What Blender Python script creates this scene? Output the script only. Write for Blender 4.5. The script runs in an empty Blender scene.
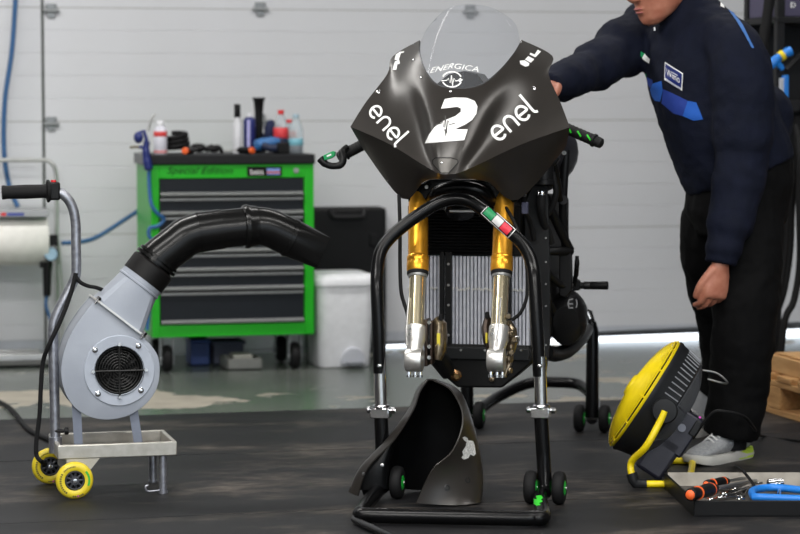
import bpy, bmesh, math, random
from mathutils import Vector, Matrix
from mathutils.bvhtree import BVHTree
random.seed(7)
PI = math.pi
SC = bpy.context.scene
COL = SC.collection
V = Vector
# ------------------------------------------------------------------ camera
FPX, HC, YH = 2400.0, 1.145, 95.0
TH = math.atan((267.0 - YH) / FPX)
cd = bpy.data.cameras.new('camera'); cam = bpy.data.objects.new('camera', cd); COL.objects.link(cam)
cam.location = (0, 0, HC); cam.rotation_euler = (PI/2 - TH, 0, 0)
cd.sensor_width = 36; cd.lens = FPX/800*36; cd.clip_end = 100
cd.dof.use_dof = True; cd.dof.focus_distance = 6.85; cd.dof.aperture_fstop = 3.4
SC.camera = cam
# ------------------------------------------------------------------ view, world, lights
SC.view_settings.view_transform = 'Standard'; SC.view_settings.look = 'None'
SC.view_settings.gamma = 1; SC.view_settings.use_curve_mapping = False
SC.view_settings.exposure = 0.66
w = bpy.data.worlds.new('world'); SC.world = w; w.use_nodes = True
w.node_tree.nodes['Background'].inputs[0].default_value = (0.80, 0.90, 1.0, 1)
w.node_tree.nodes['Background'].inputs[1].default_value = 1.3
def area(name, loc, size, energy, color=(1, 1, 1), rot=(0, 0, 0)):
    l = bpy.data.lights.new(name, 'AREA'); l.shape = 'RECTANGLE'; l.size, l.size_y = size
    l.energy = energy; l.color = color
    o = bpy.data.objects.new(name, l); COL.objects.link(o); o.location = loc; o.rotation_euler = rot
    return o
RA = math.radians(14)
# ceiling tube lamps of the garage, in two rows
for lx_, ly_, le_ in ((-2.2, 8.3, 58), (1.2, 9.0, 28), (-1.4, 5.0, 66), (2.0, 5.6, 38), (-1.8, 1.6, 120), (1.8, 2.2, 95), (-1.6, -1.8, 165), (2.0, -1.2, 130)):
    area('ceiling_lamp_light', (lx_, ly_, 3.45), (2.6, 0.35), le_, (1, .98, .95), (0, 0, RA))
sl = bpy.data.lights.new('sun', 'SUN'); sl.energy = 9.0; sl.angle = 0.01; sl.color = (.93, .96, 1)
so = bpy.data.objects.new('sun', sl); COL.objects.link(so); so.location = (1, 16, 8)
so.rotation_euler = V((-.15, -.55, -1)).to_track_quat('-Z', 'Y').to_euler()
# ------------------------------------------------------------------ frames
CAM = V((0, 0, HC))
def ray(px, py):
    u, v = (px-400)/FPX, (267-py)/FPX
    return V((u, math.cos(TH)+v*math.sin(TH), -math.sin(TH)+v*math.cos(TH)))
def at(px, py, Y):
    d = ray(px, py); return CAM + d*(Y/d.y)
def G(px, py, z=0.0):
    d = ray(px, py); return CAM + d*((z-HC)/d.z)
class Fr:
    def __init__(s, O, deg):
        s.O = V(O); s.a = math.radians(deg)
        s.ex = V((math.cos(s.a), math.sin(s.a), 0)); s.ey = V((-math.sin(s.a), math.cos(s.a), 0))
    def loc_w(s, p):
        q = V(p) - s.O; return V((q.dot(s.ex), q.dot(s.ey), q.z))
    def w(s, p): return s.O + s.ex*p[0] + s.ey*p[1] + V((0, 0, p[2]))
    def l(s, px, py, d):
        r = ray(px, py); t = (d - (CAM-s.O).dot(s.ey))/r.dot(s.ey)
        return s.loc_w(CAM + r*t)
    def g(s, px, py, z=0.0): return s.loc_w(G(px, py, z))
    def x(s, px, py, x):
        r = ray(px, py); t = (x - (CAM-s.O).dot(s.ex))/r.dot(s.ex)
        return s.loc_w(CAM + r*t)
WF = Fr((0, 0, 0), 0)
# ------------------------------------------------------------------ materials
def lin(h):
    if isinstance(h, str):
        h = h.lstrip('#'); c = [int(h[i:i+2], 16)/255 for i in (0, 2, 4)]
    else: c = h
    return tuple((x/12.92 if x <= .04045 else ((x+.055)/1.055)**2.4) for x in c) + (1,)
MATS = {}
def pm(name, col, rough=.5, metal=0.0, col2=None, scale=30, amt=.5, bump=0.0, bscale=200, spec=.5, coat=0, stretch=None):
    if name in MATS: return MATS[name]
    if metal < .5 and sum(lin(col)[:3])/3 < .02: spec = min(spec, .22)
    m = bpy.data.materials.new(name); m.use_nodes = True; nt = m.node_tree
    b = nt.nodes['Principled BSDF']
    b.inputs['Roughness'].default_value = rough; b.inputs['Metallic'].default_value = metal
    b.inputs['Specular IOR Level'].default_value = spec; b.inputs['Coat Weight'].default_value = coat
    tc = nt.nodes.new('ShaderNodeTexCoord'); mp = nt.nodes.new('ShaderNodeMapping')
    nt.links.new(tc.outputs['Object'], mp.inputs[0])
    if stretch: mp.inputs['Scale'].default_value = stretch
    n = nt.nodes.new('ShaderNodeTexNoise'); n.inputs['Scale'].default_value = scale; n.inputs['Detail'].default_value = 5
    nt.links.new(mp.outputs[0], n.inputs['Vector'])
    c1 = lin(col); c2 = lin(col2) if col2 else tuple(x*.9 for x in c1[:3])+(1,)
    r = nt.nodes.new('ShaderNodeValToRGB'); r.color_ramp.elements[0].position = .5-.35*amt; r.color_ramp.elements[1].position = .5+.35*(1.2-amt)
    r.color_ramp.elements[0].color = c2; r.color_ramp.elements[1].color = c1
    nt.links.new(n.outputs['Fac'], r.inputs[0]); nt.links.new(r.outputs[0], b.inputs['Base Color'])
    if bump:
        n2 = nt.nodes.new('ShaderNodeTexNoise'); n2.inputs['Scale'].default_value = bscale; n2.inputs['Detail'].default_value = 3
        nt.links.new(mp.outputs[0], n2.inputs['Vector'])
        bp = nt.nodes.new('ShaderNodeBump'); bp.inputs['Strength'].default_value = bump; bp.inputs['Distance'].default_value = .01
        nt.links.new(n2.outputs['Fac'], bp.inputs['Height']); nt.links.new(bp.outputs[0], b.inputs['Normal'])
    MATS[name] = m; return m
black_paint = pm('black_gloss_paint', '#0a0a0b', .25)
black_sat = pm('black_satin', '#121213', .42)
black_rub = pm('black_rubber', '#161617', .7)
black_pl = pm('black_plastic', '#111112', .42, bump=.05, bscale=400)
black_deep = pm('black_deep', '#090909', .6)
chrome = pm('chrome', '#d8d8da', .12, 1)
steel = pm('brushed_steel', '#b9b9b8', .34, 1, bump=.03, bscale=300)
alu = pm('cast_aluminium', '#dddbd7', .33, .85, bump=.08, bscale=250)
galv = pm('galvanised_tube', '#b4b6be', .38, .85, col2='#8d8f97', scale=60)
gold = pm('gold_anodised', '#f0ae3a', .32, .75, col2='#e39f28')
chrgold = pm('slider_tube', '#f4e6c2', .18, .9)
brass = pm('brass_brown', '#b3a48c', .3, .9, col2='#7a6a55', scale=80)
white_pl = pm('white_plastic', '#eeeff3', .45)
white_ink = pm('white_vinyl', '#f4f4f2', .5)
green_ink = pm('green_vinyl', '#2fd12c', .5)
fair_m = pm('matte_fairing', '#322e2b', .32, col2='#2b2825', scale=12, spec=.6, metal=.25)
fair_in = pm('fairing_inside', '#0b0c0d', .35, col2='#060607')
green_cab = pm('green_enamel', '#18b015', .35, col2='#15a512', scale=4)
yellow = pm('yellow_plastic', '#f2d90f', .4, col2='#e3c80a', scale=20)
blue_pl = pm('blue_plastic', '#1f7fdc', .4)
navy_pl = pm('navy_plastic', '#1c2a6e', .4)
red_pl = pm('red_plastic', '#d8262c', .4)
orange_pl = pm('orange_plastic', '#f2672c', .45)
grey_paint = pm('grey_paint', '#9da3ad', .42, col2='#949aa5', scale=8, bump=.02, bscale=120)
wood = pm('pallet_wood', '#c79a63', .75, col2='#9c7040', scale=6, bump=.25, bscale=60, stretch=(1, 12, 12))
# ------------------------------------------------------------------ mesh builder
def frame_of(axis):
    a = V(axis).normalized(); h = V((0, 0, 1)) if abs(a.z) < .9 else V((1, 0, 0))
    u = a.cross(h).normalized(); return u, a.cross(u).normalized(), a
class MB:
    def __init__(s): s.v = []; s.f = []; s.m = []
    def add(s, vs, fs, m=0):
        k = len(s.v); s.v += [tuple(x) for x in vs]; s.f += [tuple(i+k for i in f) for f in fs]; s.m += [m]*len(fs); return s
    def box(s, c, d, rz=0, M=None, m=0):
        hx, hy, hz = d[0]/2, d[1]/2, d[2]/2
        vs = [V((x, y, z)) for x in (-hx, hx) for y in (-hy, hy) for z in (-hz, hz)]
        R = M.to_3x3() if M else Matrix.Rotation(rz, 3, 'Z')
        return s.add([R @ p + V(c) for p in vs], [(0, 1, 3, 2), (4, 6, 7, 5), (0, 4, 5, 1), (2, 3, 7, 6), (0, 2, 6, 4), (1, 5, 7, 3)], m)
    def box2(s, a, b, m=0):
        a, b = V(a), V(b); return s.box((a+b)/2, [abs(x) for x in (b-a)], m=m)
    def rings(s, R, caps=True, m=0, closed=False):
        n = len(R[0]); vs = [p for r in R for p in r]; fs = []
        K = len(R)
        for i in range(K if closed else K-1):
            for j in range(n):
                a, b = i*n, ((i+1) % K)*n; fs.append((a+j, a+(j+1) % n, b+(j+1) % n, b+j))
        if caps and not closed: fs += [tuple(range(n))[::-1], tuple((K-1)*n+j for j in range(n))]
        return s.add(vs, fs, m)
    def cyl(s, p0, p1, r0, r1=None, n=20, caps=True, m=0):
        r1 = r0 if r1 is None else r1; p0, p1 = V(p0), V(p1); u, v, a = frame_of(p1-p0)
        c = [(math.cos(2*PI*i/n), math.sin(2*PI*i/n)) for i in range(n)]
        return s.rings([[p0+(u*x+v*y)*r0 for x, y in c], [p1+(u*x+v*y)*r1 for x, y in c]], caps, m)
    def lathe(s, prof, o, axis=(0, 0, 1), n=24, m=0, caps=True):
        u, v, a = frame_of(axis); o = V(o)
        c = [(math.cos(2*PI*i/n), math.sin(2*PI*i/n)) for i in range(n)]
        return s.rings([[o+a*h+(u*x+v*y)*max(r, 1e-4) for x, y in c] for r, h in prof], caps, m)
    def tube(s, pts, r, n=10, closed=False, m=0, caps=True):
        pts = [V(p) for p in pts]; K = len(pts); R = []
        rr = [r]*K
        if isinstance(r, (list, tuple)):
            rr = []
            for i in range(K):
                t = i/(K-1)*(len(r)-1); k = min(int(t), len(r)-2); rr.append(r[k]+(r[k+1]-r[k])*(t-k))
        up = None
        for i, p in enumerate(pts):
            if closed: t = pts[(i+1) % K]-pts[i-1]
            else: t = pts[min(i+1, K-1)]-pts[max(i-1, 0)]
            t.normalize()
            if up is None: up = frame_of(t)[0]
            up = (up - t*up.dot(t)).normalized(); w_ = t.cross(up)
            R.append([p+(up*math.cos(2*PI*j/n)+w_*math.sin(2*PI*j/n))*rr[i] for j in range(n)])
        return s.rings(R, caps, m, closed)
    def torus(s, c, axis, R, r, n=24, k=8, m=0):
        u, v, a = frame_of(axis); c = V(c)
        return s.tube([c+(u*math.cos(2*PI*i/n)+v*math.sin(2*PI*i/n))*R for i in range(n)], r, k, True, m)
    def sphere(s, c, r, n=16, k=10, m=0, M=None):
        r = (r, r, r) if not isinstance(r, (list, tuple)) else r
        R = []
        for i in range(k+1):
            t = PI*i/k; q = max(math.sin(t), .003)
            R.append([V((r[0]*q*math.cos(2*PI*j/n), r[1]*q*math.sin(2*PI*j/n), -r[2]*math.cos(t))) for j in range(n)])
        R = [[(M.to_3x3() @ p if M else p)+V(c) for p in q] for q in R]
        return s.rings(R, True, m)
    def ell(s, secs, n=20, m=0, caps=True):
        """loft of ellipses: (centre, lateral radius, depth radius, lateral axis); rings perpendicular to the path"""
        R = []; K = len(secs)
        for i, (c, rx, ry, lat) in enumerate(secs):
            t = (V(secs[min(i+1, K-1)][0])-V(secs[max(i-1, 0)][0])).normalized()
            L = V(lat); L = (L-t*L.dot(t)).normalized(); D = t.cross(L)
            R.append([V(c)+L*rx*math.cos(2*PI*j/n)+D*ry*math.sin(2*PI*j/n) for j in range(n)])
        return s.rings(R, caps, m)
    def prism(s, poly, ext, m=0):
        ext = V(ext); p = [V(q) for q in poly]; n = len(p)
        vs = p+[q+ext for q in p]
        return s.add(vs, [tuple(range(n))[::-1], tuple(range(n, 2*n))]+[(i, (i+1) % n, n+(i+1) % n, n+i) for i in range(n)], m)
    def mesh(s, name):
        me = bpy.data.meshes.new(name); me.from_pydata(s.v, [], s.f); me.update()
        bm = bmesh.new(); bm.from_mesh(me); bmesh.ops.recalc_face_normals(bm, faces=bm.faces)
        bm.to_mesh(me); bm.free()
        return me
def smooth(me, ang=35):
    me.polygons.foreach_set('use_smooth', [True]*len(me.polygons))
    me.set_sharp_from_angle(angle=math.radians(ang)); me.update()
def obj(name, mb, mat, parent=None, bevel=0, ang=35, sub=0, solid=0, seg=2, soff=-1, moff=0):
    me = mb if isinstance(mb, bpy.types.Mesh) else mb.mesh(name)
    mats = mat if isinstance(mat, (list, tuple)) else [mat]
    for x in mats: me.materials.append(x)
    if isinstance(mb, MB) and len(mats) > 1 and moff == 0:
        for p, i in zip(me.polygons, mb.m): p.material_index = i
    smooth(me, ang)
    o = bpy.data.objects.new(name, me); COL.objects.link(o)
    if parent: o.parent = parent
    if sub:
        md = o.modifiers.new('sub', 'SUBSURF'); md.levels = md.render_levels = sub
    if solid:
        md = o.modifiers.new('solid', 'SOLIDIFY'); md.thickness = solid; md.offset = soff; md.material_offset = moff; md.material_offset_rim = 0
    if bevel:
        md = o.modifiers.new('bevel', 'BEVEL'); md.width = bevel; md.segments = seg; md.limit_method = 'ANGLE'; md.angle_limit = math.radians(40)
    return o
def bake(o, ang=40):
    bpy.context.view_layer.update()
    dg = bpy.context.evaluated_depsgraph_get()
    me = bpy.data.meshes.new_from_object(o.evaluated_get(dg)); o.modifiers.clear(); o.data = me; smooth(me, ang); return o
def tag(o, label, cat, group=None, kind=None):
    if label: o['label'] = label
    if cat: o['category'] = cat
    if group: o['group'] = group
    if kind: o['kind'] = kind
    return o
def thing(name, label, cat, fr=None, group=None, loc=None, rz=None, kind=None):
    o = bpy.data.objects.new(name, None); COL.objects.link(o); o.empty_display_size = .05
    if fr: o.location = fr.O; o.rotation_euler = (0, 0, fr.a)
    if loc is not None: o.location = loc
    if rz is not None: o.rotation_euler = (0, 0, rz)
    return tag(o, label, cat, group, kind)
def struct(name, mb, mat, fr=None, **k):
    o = obj(name, mb, mat, **k); o['kind'] = 'structure'
    if fr: o.location = fr.O; o.rotation_euler = (0, 0, fr.a)
    return o
def one(name, mb, mat, fr, label, cat, group=None, **k):
    o = obj(name, mb, mat, **k)
    if fr: o.location = fr.O; o.rotation_euler = (0, 0, fr.a)
    return tag(o, label, cat, group)
def cat_(pts, n=6):
    P = [V(p) for p in pts]; out = []
    for i in range(len(P)-1):
        p0, p1, p2, p3 = P[max(i-1, 0)], P[i], P[i+1], P[min(i+2, len(P)-1)]
        for j in range(n):
            t = j/n; out.append(.5*((2*p1)+(p2-p0)*t+(2*p0-5*p1+4*p2-p3)*t*t+(3*p1-p0-3*p2+p3)*t**3))
    return out+[P[-1]]
# flat shapes (vinyl, print) laid on a surface: 2-D points in the photograph's frame are carried onto the mesh
def bvh_of(o):
    me = o.data; return BVHTree.FromPolygons([v.co.copy() for v in me.vertices], [tuple(p.vertices) for p in me.polygons])
def hit(bvh, fr, px, py, off):
    o = fr.loc_w(CAM); q = fr.loc_w(CAM+ray(px, py)); d = (q-o).normalized()
    h, n, i, t = bvh.ray_cast(o, d)
    if h is None: return None
    if n.dot(d) > 0: n = -n
    return h+n*off
def lay(name, bvh, fr, polys, mat, parent, off=.0012, step=4.0, world=False):
    """polys: list of 2-D outlines (photo frame) or (verts, faces) pairs"""
    bm = bmesh.new()
    for P in polys:
        if isinstance(P, tuple):
            vs = [bm.verts.new((x, y, 0)) for x, y in P[0]]
            for f in P[1]:
                try: bm.faces.new([vs[i] for i in f])
                except ValueError: pass
        else:
            vs = [bm.verts.new((x, y, 0)) for x, y in P]; bm.faces.new(vs)
    bm.normal_update(); bmesh.ops.triangulate(bm, faces=bm.faces)
    xs = [v.co.x for v in bm.verts]; ys = [v.co.y for v in bm.verts]
    for ax, lo, hi in ((0, min(xs), max(xs)), (1, min(ys), max(ys))):
        t = lo+step
        while t < hi:
            no = V((1, 0, 0)) if ax == 0 else V((0, 1, 0))
            bmesh.ops.bisect_plane(bm, geom=bm.verts[:]+bm.edges[:]+bm.faces[:], plane_co=no*t, plane_no=no); t += step
    dead = []
    for v in bm.verts:
        h = hit(bvh, fr, v.co.x, v.co.y, off)
        if h is None: dead.append(v)
        else: v.co = h
    bmesh.ops.delete(bm, geom=dead, context='VERTS')
    me = bpy.data.meshes.new(name); bm.to_mesh(me); bm.free()
    return obj(name, me, mat, parent)
def ribbon(pts, w_):
    P = [V((x, y)) for x, y in pts]; out = []; K = len(P); vs = []; fs = []
    for i in range(K):
        t = (P[min(i+1, K-1)]-P[max(i-1, 0)]).normalized(); n = V((-t.y, t.x))
        vs += [tuple(P[i]+n*w_/2), tuple(P[i]-n*w_/2)]
    for i in range(K-1): fs.append((2*i, 2*i+1, 2*i+3, 2*i+2))
    return (vs, fs)
def arc(cx, cy, r, a0, a1, n=18, ry=None):
    return [(cx+r*math.cos(math.radians(a0+(a1-a0)*i/n)), cy+(ry or r)*math.sin(math.radians(a0+(a1-a0)*i/n))) for i in range(n+1)]
def text2d(s, size=1.0, shear=0.0, spacing=1.0):
    c = bpy.data.curves.new('t', 'FONT'); c.body = s; c.size = size; c.shear = shear; c.space_character = spacing; c.resolution_u = 3
    o = bpy.data.objects.new('t', c); COL.objects.link(o); bpy.context.view_layer.update()
    me = bpy.data.meshes.new_from_object(o.evaluated_get(bpy.context.evaluated_depsgraph_get()))
    vs = [(v.co.x, v.co.y) for v in me.vertices]; fs = [tuple(p.vertices) for p in me.polygons]
    bpy.data.objects.remove(o); bpy.data.curves.remove(c); bpy.data.meshes.remove(me); return vs, fs
def fit(vf, o, ex, ey):
    """text normalised to a unit box, mapped to origin o (bottom-left) and edge vectors"""
    vs, fs = vf; x0 = min(v[0] for v in vs); x1 = max(v[0] for v in vs); y0 = min(v[1] for v in vs); y1 = max(v[1] for v in vs)
    return ([(o[0]+ex[0]*(x-x0)/(x1-x0)+ey[0]*(y-y0)/(y1-y0), o[1]+ex[1]*(x-x0)/(x1-x0)+ey[1]*(y-y0)/(y1-y0)) for x, y in vs], fs)
def grid_interp(rows, nc=4, nr=4, sharp=()):
    R = [cat_(r, nc) for r in rows]; cuts = [0]+list(sharp)+[len(R)-1]; out = []
    for a, b in zip(cuts, cuts[1:]):
        if b <= a: continue
        cols = [cat_([R[i][j] for i in range(a, b+1)], nr) for j in range(len(R[0]))]
        seg = [[c[k] for c in cols] for k in range(len(cols[0]))]
        out += seg if not out else seg[1:]
    W = len(out[0]); vs = [p for r in out for p in r]
    fs = [(i*W+j, i*W+j+1, (i+1)*W+j+1, (i+1)*W+j) for i in range(len(out)-1) for j in range(W-1)]
    return vs, fs
def flat(name, polys, f, mat, parent, **k):
    """print on a flat face; f maps 2-D to 3-D"""
    mb = MB()
    for P in polys:
        if isinstance(P, tuple): mb.add([f(x, y) for x, y in P[0]], P[1])
        else: mb.add([f(x, y) for x, y in P], [tuple(range(len(P)))])
    me = bpy.data.meshes.new(name); me.from_pydata(mb.v, [], mb.f); me.update()
    return obj(name, me, mat, parent, **k)
# ================================================================== the setting
RF = Fr(G(395, 348), 14)
door_m = pm('door_white_coat', '#d0d1d5', .5, col2='#cacbce', scale=1.5, bump=.03, bscale=90)
wall_m = pm('wall_plaster', '#c4c3be', .8, col2='#b8b7b1', scale=3)
def floor_mat():
    m = bpy.data.materials.new('worn_painted_concrete'); m.use_nodes = True; nt = m.node_tree; N = nt.nodes; Lk = nt.links
    b = N['Principled BSDF']; b.inputs['Roughness'].default_value = .28
    tc = N.new('ShaderNodeTexCoord')
    def noise(s, d=6, rough=.55):
        n = N.new('ShaderNodeTexNoise'); n.inputs['Scale'].default_value = s; n.inputs['Detail'].default_value = d; n.inputs['Roughness'].default_value = rough
        Lk.new(tc.outputs['Object'], n.inputs['Vector']); return n
    def ramp(fac, stops):
        r = N.new('ShaderNodeValToRGB'); e = r.color_ramp.elements
        while len(e) < len(stops): e.new(.5)
        for q, (p, c) in zip(e, stops): q.position = p; q.color = lin(c) if isinstance(c, str) else (c, c, c, 1)
        Lk.new(fac, r.inputs[0]); return r
    a = ramp(noise(1.1).outputs['Fac'], [(.3, '#46544b'), (.5, '#5a5f5a'), (.7, '#70716d')])
    nw = noise(1.9, 8, .62)
    acc = nw.outputs['Fac']
    for (px_, py_, sx_, sy_, amp) in ((60, 400, .75, .42, .22), (190, 399, .5, .16, .14), (640, 395, .8, .3, .05), (300, 370, .9, .5, -.10)):
        q_ = RF.g(px_, py_); mp = N.new('ShaderNodeMapping'); mp.vector_type = 'TEXTURE'
        mp.inputs['Location'].default_value = (q_.x, q_.y, 0); mp.inputs['Scale'].default_value = (sx_, sy_, 1)
        Lk.new(tc.outputs['Object'], mp.inputs[0])
        ln_ = N.new('ShaderNodeVectorMath'); ln_.operation = 'LENGTH'; Lk.new(mp.outputs[0], ln_.inputs[0])
        mr = N.new('ShaderNodeMapRange'); mr.inputs[1].default_value = 0; mr.inputs[2].default_value = 1; mr.inputs[3].default_value = amp; mr.inputs[4].default_value = 0
        Lk.new(ln_.outputs['Value'], mr.inputs[0])
        ad = N.new('ShaderNodeMath'); ad.operation = 'ADD'; Lk.new(acc, ad.inputs[0]); Lk.new(mr.outputs[0], ad.inputs[1]); acc = ad.outputs[0]
    worn = ramp(acc, [(.575, 0.0), (.60, 1.0)])
    pale = ramp(noise(7).outputs['Fac'], [(.3, '#8d877b'), (.7, '#a9a294')])
    mx = N.new('ShaderNodeMix'); mx.data_type = 'RGBA'
    Lk.new(worn.outputs[0], mx.inputs[0]); Lk.new(a.outputs[0], mx.inputs[6]); Lk.new(pale.outputs[0], mx.inputs[7])
    Lk.new(mx.outputs[2], b.inputs['Base Color'])
    rr = ramp(worn.outputs[0], [(0, .26), (1, .6)]); Lk.new(rr.outputs[0], b.inputs['Roughness'])
    return m
def rubber_mat():
    m = bpy.data.materials.new('scuffed_rubber_mat'); m.use_nodes = True; nt = m.node_tree; N = nt.nodes; Lk = nt.links
    b = N['Principled BSDF']; b.inputs['Roughness'].default_value = .55; b.inputs['Specular IOR Level'].default_value = .2
    tc = N.new('ShaderNodeTexCoord'); mp = N.new('ShaderNodeMapping'); mp.inputs['Scale'].default_value = (1, 2.2, 1)
    Lk.new(tc.outputs['Object'], mp.inputs[0])
    def noise(s, d=8, r=.6):
        n = N.new('ShaderNodeTexNoise'); n.inputs['Scale'].default_value = s; n.inputs['Detail'].default_value = d; n.inputs['Roughness'].default_value = r
        Lk.new(mp.outputs[0], n.inputs['Vector']); return n
    def ramp(fac, stops):
        r = N.new('ShaderNodeValToRGB'); e = r.color_ramp.elements
        while len(e) < len(stops): e.new(.5)
        for q, (p, c) in zip(e, stops): q.position = p; q.color = lin(c) if isinstance(c, str) else (c, c, c, 1)
        Lk.new(fac, r.inputs[0]); return r
    a = ramp(noise(3).outputs['Fac'], [(.3, '#151517'), (.75, '#1f1f21')])
    k = ramp(noise(1.3, 10, .7).outputs['Fac'], [(.50, 0.0), (.70, 1.0)])
    d = ramp(noise(16, 6).outputs['Fac'], [(.35, '#2c2825'), (.7, '#6e665e')])
    mx = N.new('ShaderNodeMix'); mx.data_type = 'RGBA'
    Lk.new(k.outputs[0], mx.inputs[0]); Lk.new(a.outputs[0], mx.inputs[6]); Lk.new(d.outputs[0], mx.inputs[7]); Lk.new(mx.outputs[2], b.inputs['Base Color'])
    n = noise(150, 3); bp = N.new('ShaderNodeBump'); bp.inputs['Strength'].default_value = .15; bp.inputs['Distance'].default_value = .004
    Lk.new(n.outputs['Fac'], bp.inputs['Height']); Lk.new(bp.outputs[0], b.inputs['Normal'])
    return m
FM, RM = floor_mat(), rubber_mat()
struct('floor', MB().box2((-5, -16, -.10), (5, .06, -.003)), FM, RF)
struct('ground_outside', MB().box2((-9, .06, -.12), (9, 9, -.012)), pm('outdoor_concrete', '#c9cbcc', .8), RF)
struct('ceiling', MB().box2((-5.2, -16, 3.5), (5.2, .3, 3.62)), pm('ceiling_grey', '#6e6f6f', .85), RF)
struct('wall_left', MB().box2((-5.2, -16, -.1), (-5, .3, 3.5)), pm('side_wall_grey', '#77787a', .8), RF)
struct('wall_right', MB().box2((5, -16, -.1), (5.2, .3, 3.5)), pm('side_wall_grey', '#77787a', .8), RF)
z1 = RF.l(350, 120.8, 0).z; z2 = RF.l(350, 10.1, 0).z; pit = (z2-z1)/5
xs = RF.l(45, 120, 0).x
zk0 = RF.l(640, 325.5, 0).z
def rib_mesh(x0, x1, joint):
    g = .0014; d = .0016; h = pit; bv = .0016
    prof = [(0, d), (g/2, d), (g/2+bv, 0), (h-g/2-bv, 0), (h-g/2, d), (h, d)]
    mb = MB(); back = [(h, .04), (0, .04)]
    poly = [(x0, y, z) for z, y in prof+back]
    mb.prism(poly, (x1-x0, 0, 0)); return mb
def door(name, x0, x1):
    r = thing(name, None, None, RF, kind='structure')
    me = None; i = 0; z = z1-pit*math.floor((z1-zk0)/pit+1)
    while z < 3.5:
        if me is None:
            o = obj('panel', rib_mesh(x0, x1, False), door_m, r, ang=20); me = o.data
        else:
            o = bpy.data.objects.new('panel', me); COL.objects.link(o); o.parent = r
        o.location.z = z
        if z < zk0: o.location.z = zk0; o.scale.z = max(.02, (z+pit-zk0)/pit)
        z += pit; i += 1
    # recessed dark rubber between the 5-rib sections
    for k in range(-2, 5):
        zz = z1+pit*5*k
        if zz > zk0: obj('joint_seal', MB().box2((x0, -.0002, zz-.0022), (x1, .008, zz+.0022)), pm('joint_grey', '#a3a3a0', .7), r)
    return r
d1 = door('door_1', xs, 5.0); d2 = door('door_2', -5.0, xs-.013)
obj('edge_gap', MB().box2((xs-.013, .004, 0), (xs, .03, 3.4)), pm('gap_dark', '#4a4f4b', .7), d1)
grey_rail = pm('door_rail_grey', '#bcc0c8', .5)
def zb(x): # the door does not quite close: its bottom rail rises to the right
    xa, xb = RF.l(395, 345, 0).x, RF.l(640, 340, 0).x
    return -.004 if x < xa-.055 else .030+(x-xa)/(xb-xa)*.026
mb = MB(); X = [xs, RF.l(395, 345, 0).x-.056, RF.l(395, 345, 0).x-.054, 2.0, 5.0]
poly = [(x, -.004, zb(x)) for x in X]+[(5.0, -.004, zk0), (xs, -.004, zk0)]
mb.prism(poly, (0, .04, 0)); obj('bottom_rail', mb, grey_rail, d1)
obj('bottom_rail', MB().box2((-5, .005, 0), (xs-.013, .045, zk0)), grey_rail, d2)
hin = pm('hinge_grey', '#8c8f90', .4, .6)
for px, py in ((51, 11), (51, 124), (260, 9.5), (260, 121), (470, 12), (470, 120)):
    p = RF.l(px, py, 0); m_ = MB()
    m_.box((p.x, -.006, p.z+.018), (.048, .008, .028)).box((p.x, -.006, p.z-.016), (.034, .008, .026)).cyl((p.x-.035, -.012, p.z), (p.x+.035, -.012, p.z), .008, n=10)
    for q in (-.015, .015): m_.cyl((p.x+q, -.010, p.z+.02), (p.x+q, -.014, p.z+.02), .005, n=8)
    obj('hinge', m_, hin, d1, bevel=.002)
# rubber mats, one strip per row
dd = [RF.g(185, 413.5).y, RF.g(338, 449.3).y, RF.g(240, 513.5).y]
dd += [dd[2]-(dd[1]-dd[2])*1.6]
lab = ['black rubber mat strip along the edge of the painted floor', 'black rubber mat strip under the motorcycle stands and shoes',
       'black rubber mat strip at the very front of the picture', 'black rubber mat strip nearest the camera', 'black rubber mat strip behind the camera']
for i in range(3):
    one('floor_mat', MB().box2((-4.6, dd[i+1]+.004, -.003), (4.6, dd[i]-.004, 0)), RM, RF, lab[i], 'mat', 'rubber mat strips', bevel=.001)
# ================================================================== things along the back wall
hose_m = pm('blue_hose', '#37618f', .45)
one('air_hose', MB().tube(cat_([RF.l(18, -60, -.10), RF.l(16, -10, -.10), RF.l(12, 50, -.10), RF.l(5, 100, -.10), RF.l(4, 150, -.10), RF.l(9, 185, -.10), RF.l(18, 207, -.12)]), .011, 8), hose_m, RF,
    'blue air hose hanging down the white door at far left', 'hose')
one('air_hose', MB().tube(cat_([RF.l(62, 243, -.35), RF.l(80, 242, -.33), RF.l(95, 238, -.3), RF.l(112, 228, -.28), RF.l(135, 213, -.25), RF.l(150, 205, -.22), RF.l(170, 215, -.2), RF.l(185, 300, -.18), RF.l(190, 349, -.16)]), .010, 8), hose_m, RF,
    'blue air hose sagging between paper roll stand and green cabinet', 'hose')
# paper roll stand
PF = Fr(G(30, 364), 14)
t = thing('paper_roll_stand', 'wheeled metal stand holding a big white paper roll, left edge', 'stand', PF)
tube_m = pm('stand_tube', '#c4c6c4', .3, .6)
L = PF.l
obj('post', MB().tube(cat_([L(56, 362, .1), L(57, 320, .1), L(56.5, 240, .1), L(56.5, 185, .1), L(54, 166, .1), L(46, 160, .1)])+[L(-60, 160, .1)], .010, 10), tube_m, t)
obj('post', MB().tube([L(-60, 362, .1), L(-60, 160, .1)], .010, 10), tube_m, t)
obj('post', MB().tube([L(61, 362, .0), L(62, 300, .0), L(58, 240, .02)], .008, 10), tube_m, t)
obj('bottom_rail', MB().box2(L(-60, 352, .1), V(L(40, 361, .1))+V((0, .03, 0))), steel, t, bevel=.004)
obj('bottom_rail', MB().box2(L(-60, 356, -.12), V(L(58, 361, -.12))+V((0, .03, 0))), steel, t, bevel=.004)
obj('base_shelf', MB().box2(L(-60, 362, -.12), V(L(58, 364, -.12))+V((0, .3, 0))), pm('shelf_dark', '#5d5e5c', .6), t)
a, b = L(-55, 241, 0), L(47, 241, 0); rr = (L(0, 217, 0).z-L(0, 266, 0).z)/2
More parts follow.
